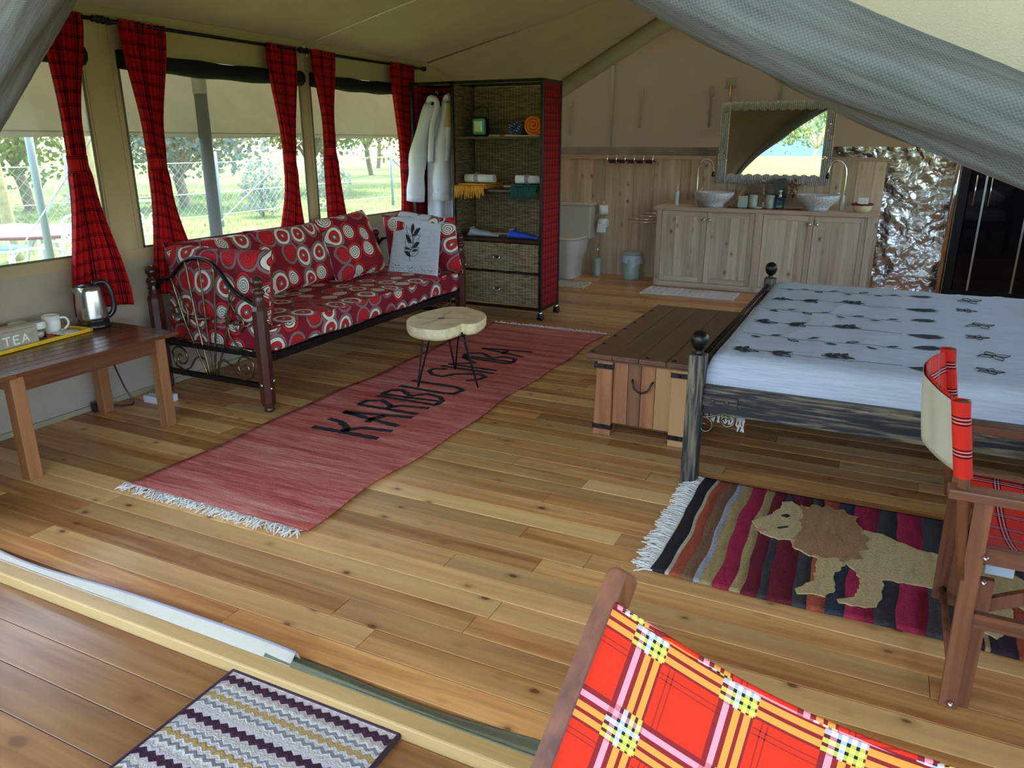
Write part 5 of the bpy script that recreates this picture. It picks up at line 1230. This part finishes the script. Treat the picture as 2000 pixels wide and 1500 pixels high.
for row, yy in enumerate((3.44, 3.74, 4.05, 4.38, 4.72, 5.08)):
    pr.tube([bp(-.56+.07*k, yy+.015*sin(k*.8+row)) for k in range(11)], .0009, 4)
    if row % 2 == 0:
        sprig(-.55, yy-.03, .6, 2); sprig(-.40, yy+.0, 0, 2); sprig(-.18, yy+.03, .4, 3, .08); hand(.16, yy+.0, 1.1, -.1)
        for k in range(5):
            a = k*2*pi/5; lf_(.46, yy+.09, .055, .014, a, False)
    else:
        for k in range(8): lf_(-.52+k*.085, yy+(.02 if k % 2 else -.02), .06, .013, .5 if k % 2 else -.5, k % 3 != 2)
        hand(.18, yy+.05, .9, .25)
        for k in range(4): lf_(.50, yy+.05, .07, .02, k*pi/2+.4, False)
for k in range(40): lf_(-.618+.006*(k % 3), 3.36+k*.05, .016, .006, 0)
pr.build('printed_motif', m_ink, ms)['kind'] = 'stuff'
# corner of a fringed throw hanging below the rail
ct = thing('throw_corner', 'fringed corner of a dotted white throw hanging below the bed rail', 'throw', (-.53, 3.30, .3))
def ctf(u, v): return (lerp(-.635, -.45, u), 3.30+.006*sin(u*14), lerp(.40, lerp(.335, .315, u), v))
MB().grid(ctf, 16, 6).build('cloth', m_spread, ct, solid=.003)
b = MB(); dts = MB()
for k in range(40):
    u = k/39; p = Vector(ctf(u, 1)); b.tube([p, p+Vector((random.uniform(-.006, .006), -.004, -.016)), p+Vector((random.uniform(-.01, .01), -.006, -.034-.02*(u > .85)))], .002, 4)
b.build('fringe', m_fringe, ct)['kind'] = 'stuff'
for i in range(9):
    for j in range(3):
        p = Vector(ctf((i+.5)/9, .3+j*.25)); dts.box(p.x-.004, p.x+.004, p.y-.004, p.y-.0025, p.z-.003, p.z+.003)
dts.build('printed_dots', m_ink, ct)
pillow('bed_pillow', 'white pillow at the head of the bed, just at the right edge', .50, .72, .18, TR((1.20, 4.0, .70), 0, -14, 0), 'bed pillows', m_towel, cat='pillow')
pillow('bed_pillow', 'white pillow at the head of the bed, on the far side', .50, .72, .18, TR((1.20, 4.85, .70), 0, -14, 0), 'bed pillows', m_towel, cat='pillow')

# ============================================================ LION RUG
lr = thing('lion_rug', 'striped wool rug with a woven lion lying beside the bed', 'rug', (.3, 2.85, 0))
stp = [('black', .05), ('beige', .014), ('rust', .04), ('brown', .045), ('grey', .022), ('tan', .045), ('crimson', .06), ('tan', .035), ('maroon', .05), ('charcoal', .03), ('maroon', .085), ('charcoal', .05), ('rust', .06), ('navy', .06), ('crimson', .09), ('charcoal', .07), ('crimson', .09), ('charcoal', .09), ('plum', .06), ('tan', .014), ('plum', .075), ('rust', .06), ('charcoal', .07), ('plum', .06), ('rust', .05), ('charcoal', .08), ('navy', .07), ('crimson', .07), ('plum', .09), ('tan', .03), ('black', .05)]
x = -.60; LY0, LY1 = 2.405, 3.285
for nm, w in stp:
    def sf_(u, v, x=x, w=w):
        y = lerp(LY0, LY1, v); xx = x+w*u; xx += .006*sin(y*9+xx*7)+.003*sin(y*23+xx*20)
        return (xx, y+.05*0+.008*sin(xx*6), .012)
    MB().grid(sf_, 2, 44).build('stripe', PILE[nm], lr, solid=.010); x += w
LION = [(-0.334, 2.938), (-0.277, 3.021), (-0.244, 3.106), (-0.245, 3.17), (-0.205, 3.194), (-0.168, 3.155), (-0.119, 3.183), (-0.037, 3.194), (0.047, 3.121), (0.076, 3.05), (0.144, 3.051), (0.202, 3.008), (0.289, 2.973), (0.397, 2.97), (0.486, 2.959), (0.558, 2.95), (0.608, 2.899), (0.66, 2.91), (0.72, 3.0), (0.76, 3.02), (0.74, 2.93), (0.69, 2.83), (0.68, 2.64), (0.71, 2.55), (0.66, 2.49), (0.60, 2.52), (0.62, 2.60), (0.584, 2.687), (0.549, 2.729), (0.541, 2.596), (0.531, 2.565), (0.484, 2.474), (0.454, 2.494), (0.402, 2.476), (0.462, 2.586), (0.45, 2.689), (0.34, 2.705), (0.254, 2.703), (0.158, 2.69), (0.156, 2.555), (0.14, 2.499), (0.105, 2.478), (0.026, 2.47), (0.018, 2.488), (0.074, 2.533), (0.086, 2.63), (0.07, 2.706), (0.033, 2.749), (-0.001, 2.655), (0.01, 2.546), (-0.019, 2.486), (-0.057, 2.49), (-0.107, 2.466), (-0.117, 2.492), (-0.064, 2.574), (-0.064, 2.748), (-0.096, 2.75), (-0.16, 2.795), (-0.174, 2.847), (-0.215, 2.827), (-0.247, 2.836), (-0.289, 2.853), (-0.307, 2.886)]
MANE = [(-0.17, 3.177), (-0.139, 3.145), (-0.121, 3.201), (-0.082, 3.184), (-0.062, 3.217), (-0.037, 3.187), (-0.006, 3.209), (0.01, 3.17), (0.059, 3.16), (0.048, 3.111), (0.076, 3.06), (0.069, 3.025), (0.108, 2.983), (0.088, 2.944), (0.106, 2.895), (0.071, 2.859), (0.086, 2.801), (0.046, 2.792), (0.025, 2.745), (-0.009, 2.778), (-0.039, 2.75), (-0.073, 2.762), (-0.096, 2.75), (-0.133, 2.78), (-0.159, 2.792), (-0.153, 2.848), (-0.17, 2.849), (-0.154, 2.897), (-0.139, 2.967), (-0.163, 3.02), (-0.15, 3.071)]
def jag(P, k, amp):
    out = []
    for a, b_ in zip(P, P[1:]+P[:1]):
        n_ = max(1, int(hypot(b_[0]-a[0], b_[1]-a[1])/k))
        for i in range(n_):
            t = i/n_; out.append((lerp(a[0], b_[0], t)+random.uniform(-amp, amp)*(i > 0), lerp(a[1], b_[1], t)+random.uniform(-amp, amp)*(i > 0)))
    return out
ll = MB().prism(jag(LION, .016, .005), .017, .0212).build('lion_figure', m_lion, lr, label='tan woven lion')
MB().prism(jag(MANE, .014, .006), .0212, .0235).build('mane', m_mane, ll, label='brown woven mane')
MB().prism([(-.235, 3.035), (-.212, 3.062), (-.196, 3.05), (-.208, 3.026)], .0212, .0228).build('eye', m_ink, ll)
MB().stroke([(-.231, 2.918), (-.195, 2.949)], .012, .0212, .0226).build('mouth', m_ink, ll)
MB().stroke([(-.313, 2.872), (-.285, 2.87), (-.262, 2.882)], .018, .0212, .0226).build('tongue', m_tongue, ll)
b = MB()
for k in range(230):
    y = lerp(LY0, LY1, k/229); L = random.uniform(.05, .10); a = random.uniform(-.5, .5)
    b.tube([(-.60, y, .012), (-.60-L*.5, y+.3*L*sin(a), random.uniform(.008, .022)), (-.60-L*cos(a), y+L*sin(a), random.uniform(.003, .010))], .0026, 4)
b.build('fringe', m_fringe, lr)['kind'] = 'stuff'

# ============================================================ DOORMAT
dm = thing('doormat', 'rectangular striped loop-pile doormat with plum binding on the veranda', 'doormat', (-1.29, 1.07, -.03))
MB().box(-1.59, -.995, .755, 1.355, -.029, -.016).build('pile', m_mat, dm)
q = MB().tube([(-1.59, .755, -.021), (-.995, .755, -.021), (-.995, 1.355, -.021), (-1.59, 1.355, -.021)], .009, 8, True).build('binding', m_matedge, dm)

# ============================================================ CHAIRS
# lounge chair in the foreground: reclining posts with a plaid sling
lc = thing('plaid_lounge_chair', 'foreground folding chair with bright red and yellow plaid sling back', 'chair', (-.02, .75, -.03))
phi, thb = radians(14), radians(38)
Tp = Vector((-.292, 1.0, .868)); rg_ = Vector((cos(phi), -sin(phi), 0)); dn = Vector((-sin(phi)*sin(thb), -cos(phi)*sin(thb), -cos(thb)))
nrm_ = rg_.cross(dn).normalized()
if nrm_.z < 0: nrm_ = -nrm_
Lpost = (.868+.03)/cos(thb)
def slab_bar(b, p, d, L, w, t, n, rnd=True):
    r = d.cross(n).normalized(); P = []
    K = 8 if rnd else 1
    out = []
    for k in range(K+1):
        a = pi*k/K; out.append((-(w/2)*cos(a), -(w/2)*sin(a)*.9) if rnd else ((-w/2, 0) if k == 0 else (w/2, 0)))
    out += [(w/2, L), (-w/2, L)]
    vs = [p+r*x+d*y+n*s*t/2 for s in (1, -1) for x, y in out]; m_ = len(out)
    b.add(vs, [tuple(range(m_)), tuple(range(2*m_-1, m_-1, -1))]+[(i, m_+i, m_+(i+1) % m_, (i+1) % m_) for i in range(m_)])
    return b
WC = .60
for k, off in enumerate((0, WC)):
    slab_bar(MB(), Tp+rg_*off+dn*.014, dn, Lpost-.014, .034, .052, nrm_).build('back_post', m_chair, lc, bevel=.004)
    foot = Tp+rg_*off+dn*(Lpost*.55)
    e = Vector((foot.x+.18*sin(phi)+.03, foot.y+.42, -.03)); MB().bar(foot+rg_*(.03 if k == 0 else -.03), e+rg_*(.03 if k == 0 else -.03), .022, .042).build('rear_leg', m_chair, lc)
    MB().lathe([(.009, 0), (.009, .006), (0, .008)], foot+rg_*(-.014 if k == 0 else .014), 10, Matrix.Rotation(-pi/2 if k == 0 else pi/2, 4, 'Y')).build('pivot_bolt', m_steel, lc)
    slab_bar(MB(), Tp+rg_*(off+(.026 if k == 0 else -.026))+dn*.055, dn, .62, .016, .03, nrm_, False).build('sling_batten', m_chair, lc)
for s in (.82, .93): MB().tube([Tp+rg_*0+dn*(Lpost*s)-nrm_*.012, Tp+rg_*WC+dn*(Lpost*s)-nrm_*.012], .012, 10).build('cross_dowel', m_chair, lc)
def sling(u, v):
    s = .052+.03*sin(pi*u)*(1-v)+v*.70; sag = .055*sin(pi*u)*(.35+.65*sin(pi*min(1, v*1.1)))
    e = .012*abs(2*u-1)**8
    return Tp+rg_*(.018+u*(WC-.036))+dn*s-nrm_*(sag-.018-e)
MB().grid(sling, 40, 50, lambda u, v: (u*.56+.075, v*.70+.131)).build('sling', m_bright, lc, solid=.003)
MB().tube([sling(k/30, 0) for k in range(31)], .0045, 6).build('sling_hem', m_bright, lc)

# director chair inside, facing right
dc = thing('director_chair', 'folding wooden director chair with red check canvas, facing the bed side', 'chair', (.55, 2.38, 0))
YN, YF = 2.10, 2.655; AXx = .235
for y, s in ((YN, 1), (YF, -1)):
    MB().box(AXx, AXx+.60, y-.028, y+.028, .628, .655).build('armrest', m_chairx, dc, bevel=.004)
    MB().bar((.318, y, .63), (.345-.015, y, 0), .022, .042, up=(1, 0, 0)).build('rear_leg', m_chair, dc)
    MB().bar((.76, y, .63), (.80, y, 0), .022, .042, up=(1, 0, 0)).build('front_leg', m_chair, dc)
    MB().bar((.362, y+s*.024, .40), (.365, y+s*.024, 0), .020, .038, up=(1, 0, 0)).build('inner_leg', m_chair, dc)
    MB().bar((.34, y+s*.004, .285), (.79, y+s*.004, .285), .02, .042).build('side_stretcher', m_chairx, dc)
    MB().bar((.30, y+s*.010, .475), (.80, y+s*.010, .475), .02, .045).build('seat_rail', m_chairx, dc)
    MB().bar((.37, y+s*.03, .32), (.62, y+s*.03, .455), .02, .036).build('diagonal_brace', m_chair, dc)
    for x, z in ((.345, .478), (.352, .408), (.335, .02)): MB().lathe([(0, 0), (.008, 0), (.007, .008), (.003, .012), (0, .013)], (x, y-s*.014, z), 10, Matrix.Rotation(s*pi/2, 4, 'X')).build('bolt', m_steel, dc)
    MB().bar((.355, y+s*.03, .43), (.42, y+s*.03, .43), .012, .03).build('hinge_plate', m_greyfelt, dc)
    MB().tube([(.302, y+s*.002, .40), (.262, y+s*.002, .70), (.235, y+s*.002, .885)], .015, 12).build('back_dowel', m_chair, dc)
for x, z in ((.335, .06), (.79, .10)): MB().tube([(x, YN, z), (x, YF, z)], .011, 10).build('cross_dowel', m_chair, dc)
def seatc(u, v): return (lerp(.345, .78, u), lerp(YN+.02, YF-.02, v), .478-.045*sin(pi*v)+.01*cos(pi*u))
MB().grid(seatc, 20, 24, lambda u, v: (u*.45, v*.52)).build('seat_canvas', m_chairplaid, dc, solid=.003)
def backc(u, v):
    y = lerp(YN-.012, YF+.012, u); z = lerp(.685, .880, v)+.012*sin(pi*u)*(v-.3); c_ = sin(pi*u)
    return (.262-.028*v*0-(.18*(z-.685))-.085*c_**1.0*(1-.15*v)+.010*sin(u*26)*v*(1-v)*2*c_, y, z)
bc = MB().grid(lambda u, v: Vector(backc(u, v))+Vector((.004, 0, 0)), 40, 10, lambda u, v: (u*.56+.03, v*.2+.02)).build('back_canvas', m_chairplaid, dc, solid=.003)
MB().grid(lambda u, v: Vector(backc(.02+.96*u, .02+.94*v))+Vector((-.004, 0, 0)), 40, 10).build('back_lining', m_flapc, bc, solid=.002, label='beige lining of the back canvas')
for y in (YN, YF):
    MB().grid(lambda u, v: (.262-.18*(lerp(.685, .885, v)-.685)+.022*cos(u*2*pi), y+.022*sin(u*2*pi), lerp(.685, .885, v)), 18, 8, lambda u, v: (v*.2+.01, .051+u*.005)).build('canvas_sleeve', m_chairplaid, bc)

# ============================================================ OUTDOORS
gr = MB().grid(lambda u, v: (lerp(-90, 60, u), lerp(-110, 90, v), -.12-(.5 if lerp(-110, 90, v) < -2.5 else 0)*min(1, max(0, (-2.5-lerp(-110, 90, v))/3)) if True else 0), 100, 100).build('ground', m_grass); struct(gr)
gl = MB()
for k in range(16000):
    x = -5.2-random.random()**1.5*16; y = random.uniform(2, 24); h_ = random.uniform(.03, .10); a = random.uniform(0, pi)
    gl.add([(x-.008*cos(a), y-.008*sin(a), -.125), (x+.008*cos(a), y+.008*sin(a), -.125), (x+random.uniform(-.04, .04), y+random.uniform(-.04, .04), -.12+h_)], [(0, 1, 2)])
go = gl.build('grass_tufts', m_leaf2); go['kind'] = 'stuff'; tag(go, 'long sunlit grass growing outside the windows', 'grass')
# fence
fe = thing('wire_fence', 'wire and chain-link fence across the lawn behind the windows', 'fence', (-12, 14, -.12))
FX = -12.0
for y in (5.0, 8.3, 11.4, 14.1, 17.4, 20.5, 23.5): MB().tube([(FX, y, -.15), (FX, y, 1.32)], .035, 8).build('fence_post', m_post, fe)
for y, e in ((8.3, 7.3), (17.4, 19.2)): MB().tube([(FX, y, 1.1), (FX+.2, e, -.12)], .025, 8).build('fence_strut', m_post, fe)
for z in (.12, .55, 1.12): MB().tube([(FX, y, z+.01*sin(y)) for y in (3.0, 8.3, 11.4, 14.1, 17.4, 20.5, 25)], .008, 5).build('fence_wire', m_wire, fe)
cln = MB()
for k in range(60):
    y = 5.0+k*.15
    for s in (1, -1):
        a = (FX, y, .15); b2 = (FX, y+s*.95, 1.10); cln.tube([a, b2], .0022, 3)
cln.build('chain_link', m_wire, fe)['kind'] = 'stuff'
def blob(b, c, r, n, s, flat=1.0):
    for k in range(n):
        d = Vector((random.gauss(0, 1), random.gauss(0, 1), random.gauss(0, 1))).normalized()*(random.random()**.45)
        p = Vector(c)+Vector((d.x*r[0], d.y*r[1], d.z*r[2])); q = Vector((random.gauss(0, 1), random.gauss(0, 1), random.gauss(0, 1))).normalized(); w = q.orthogonal().normalized(); L = s*random.uniform(.6, 1.4)
        b.add([p-w*L*.35, p+q*L*.5, p+w*L*.35, p-q*L*.5], [(0, 1, 2, 3)])
def tree(name, lab, x, y, h, r, mat, trunk=m_trunk, n=1500, clumps=7, ls=.2, tr=.11, low=.45, group='trees beyond the fence', flat=.42):
    t = thing(name, lab, 'tree', (x, y, -.12), group); tb_ = MB(); f_ = MB(); Tn = []
    top_ = Vector((x+random.uniform(-.3, .3), y+random.uniform(-.3, .3), h*low))
    tb_.tube(smooth_path([(x, y, -.2), ((x+top_.x)/2+random.uniform(-.12, .12), (y+top_.y)/2, h*low*.5), tuple(top_)], 4), tr, 8)
    for k in range(clumps):
        a = k*2*pi/clumps+random.uniform(-.4, .4); rr = r*random.uniform(.35, .85); c_ = Vector((x+rr*cos(a), y+rr*sin(a), h*random.uniform(low+.15, .95)))
        tb_.tube(smooth_path([tuple(top_), tuple(top_.lerp(c_, .5)+Vector((0, 0, .15*h*random.random()))), tuple(c_)], 4), tr*.4, 6)
        blob(f_, c_, (r*.55, r*.55, r*flat*.7), n//clumps, ls)
    tb_.build('trunk', trunk, t); f_.build('foliage', mat, t)['kind'] = 'stuff'
tree('fever_tree', 'slender yellow-barked tree seen through the leftmost window', -11.2, 6.75, 4.2, 1.3, m_leaf2, m_trunky, 900, 5, .22, .09, .62)
tree('leaning_tree', 'pale knotted trunk beside the leftmost curtain', -7.4, 5.35, 4.6, 1.4, m_leaf2, m_trunky, 500, 5, .2, .11, .75)
spots = [(-17, 8.5, 3.6, 2.2, 0), (-19, 12, 4.2, 2.6, 1), (-16.5, 14.5, 3.0, 2.0, 2), (-20, 17.5, 4.4, 2.8, 0), (-17.5, 21, 3.4, 2.2, 1), (-21, 25.5, 4.6, 3.0, 2), (-17, 28, 3.4, 2.4, 0), (-24, 33, 5.0, 3.2, 1), (-26, 10, 5.6, 3.2, 2), (-27, 21, 6.0, 3.6, 1), (-14.5, 33, 4.0, 2.6, 0), (-30, 42, 6, 4, 0)]
blabs = ['dense olive bushy tree beyond the fence, nearest the leftmost window', 'pale green bushy tree beyond the fence left of the middle window', 'low silvery shrub-like tree behind the chain-link fence', 'dark spreading tree with low branches behind the middle window pole', 'pale green tree beyond the fence right of the pole', 'silvery tree seen between the middle curtains', 'olive tree beyond the fence beside the third curtain', 'large pale tree far behind the right window', 'tall silvery tree in the far left background', 'tall pale tree in the middle background', 'olive tree at the right end of the lawn', 'farthest dark tree behind the lawn']
for i, (x, y, h_, r, k) in enumerate(spots): tree('bushy_tree', blabs[i], x, y, h_, r, (m_leaf, m_leaf2, m_leaf3)[k], m_trunk, 4200, 10, .16, .13, .22, flat=.75)
fence_shrub = [(-12.8, 13.4), (-12.6, 15.6), (-13.2, 9.5)]
for i, (x, y) in enumerate(fence_shrub):
    t = thing('silver_shrub', ['small silvery shrub growing against the chain-link near the third curtain', 'silvery shrub at the fence behind the right window', 'silvery shrub at the fence behind the second curtain'][i], 'shrub', (x, y, -.12), 'shrubs along the fence')
    f_ = MB(); blob(f_, (x, y, .5), (.5, .5, .7), 500, .10); f_.build('foliage', m_leaf3, t)['kind'] = 'stuff'; MB().tube([(x, y, -.15), (x, y, .5)], .03, 6).build('stem', m_trunk, t)
# garden table and chairs
gt = thing('garden_table', 'round blue-topped garden table with white iron legs outside the leftmost window', 'table', (-7.9, 5.0, -.12))
MB().lathe([(.0, .60), (.62, .60), (.63, .62), (.62, .635), (0, .637)], (-7.9, 5.05, 0), 40).build('top', m_bluetop, gt)
MB().lathe([(.62, .592), (.645, .60), (.645, .625), (.62, .63)], (-7.9, 5.05, 0), 40).build('edge_band', m_redtrim, gt)
for k in range(3):
    a = k*2.09+.5; MB().tube(smooth_path([(-7.9+.1*cos(a), 5.05+.1*sin(a), .58), (-7.9+.2*cos(a), 5.05+.2*sin(a), .3), (-7.9+.38*cos(a), 5.05+.38*sin(a), -.12)], 5), .018, 8).build('leg', m_whiteiron, gt)
def gchair(lab, x, y, rz, cushion):
    T = TR((x, y, -.12), 0, 0, rz); t = thing('garden_chair', lab, 'chair', (x, y, -.12), 'white iron garden chairs')
    V = lambda *p: T @ Vector(p)
    for sx_, sy_ in ((-.2, -.2), (.2, -.2), (-.22, .2), (.22, .2)): MB().tube([V(sx_*1.1, sy_*1.1, 0), V(sx_, sy_, .44)], .012, 8).build('leg', m_whiteiron, t)
    MB().tube([V(.22*cos(k*pi/12), .22*sin(k*pi/12), .44) for k in range(24)], .014, 8, True).build('seat_ring', m_whiteiron, t)
    MB().lathe([(0, 0), (.20, 0), (.21, .012), (.20, .03), (0, .04)], V(0, 0, .445), 26).build('cushion', m_bluepad, t)
    MB().tube(smooth_path([V(-.2, .2, .44), V(-.215, .25, .75), V(-.20, .28, .95), V(.20, .28, .95), V(.215, .25, .75), V(.2, .2, .44)], 5), .013, 8).build('back_frame', m_whiteiron, t)
    sc_ = MB()
    for s in (-1, 1):
        for c_z, r0, f in ((.62, .075, 1), (.80, .07, -1)):
            sc_.tube([V(s*.09+s*r0*(1-k/24)*cos(k*.42*f), .245, c_z+r0*(1-k/24)*sin(k*.42*f)) for k in range(20)], .008, 6)
    sc_.tube([V(-.2, .235, .60), V(0, .24, .72), V(.2, .235, .60)], .008, 6); sc_.tube([V(-.2, .25, .84), V(0, .25, .72), V(.2, .25, .84)], .008, 6)
    sc_.build('back_scrollwork', m_whiteiron, t)
    for s in (-1, 1): MB().tube(smooth_path([V(s*.21, .25, .68), V(s*.27, .05, .70), V(s*.26, -.18, .66), V(s*.22, -.2, .46)], 5), .012, 8).build('arm', m_whiteiron, t)
gchair('white scrolled iron garden chair with blue seat pad in front of the round table', -7.05, 4.55, -60, True); gchair('white scrolled iron garden chair on the far side of the round table', -9.0, 5.35, 110, True); gchair('white scrolled iron garden chair at the right of the round table, behind the curtain', -7.6, 5.95, 20, True)
# veranda railing and the view beyond (seen in the mirror)
vr_ = thing('veranda_railing', 'low dark wooden veranda railing with a red cloth panel, reflected in the mirror', 'railing', (-1.5, -1.8, 0))
MB().box(-4.5, 2.3, -1.82, -1.77, .70, .74).build('top_rail', m_dark, vr_)
for x in (-4.4, -1.35, 2.2): MB().box(x-.03, x+.03, -1.83, -1.77, -.1, .86).build('railing_post', m_dark, vr_)
for x0, x1 in ((-3.9, -3.1), (-2.4, -1.6)): MB().box(x0, x1, -1.80, -1.79, .25, .70).build('cloth_panel', plain('rust_red_cloth', (.38, .06, .03), .9), vr_)
for i, (x, y, h_, r) in enumerate(((-5.6, -12.5, 3.3, 1.7), (-2.9, -16, 3.6, 1.7), (-8.8, -16, 4.0, 2.2), (-4.9, -24, 4.6, 2.8))): tree('acacia_tree', ['wide acacia in front of the veranda, centre of the mirror reflection', 'acacia with open crown in the right of the mirror reflection', 'acacia at the left of the mirror reflection, behind the tied flap', 'more distant acacia beyond the veranda'][i], x, y, h_, r, m_leaf2, m_trunky, 1600, 10, .15, .08, .25, 'acacias in front of the veranda', .5)
hl = MB().grid(lambda u, v: (lerp(-420, 320, u), -300-60*v, -10+(16+34*noise.noise(Vector((u*4.2, .3, 0)))+40*sin(pi*u))*v), 60, 6).build('distant_hill', m_hill); struct(hl)
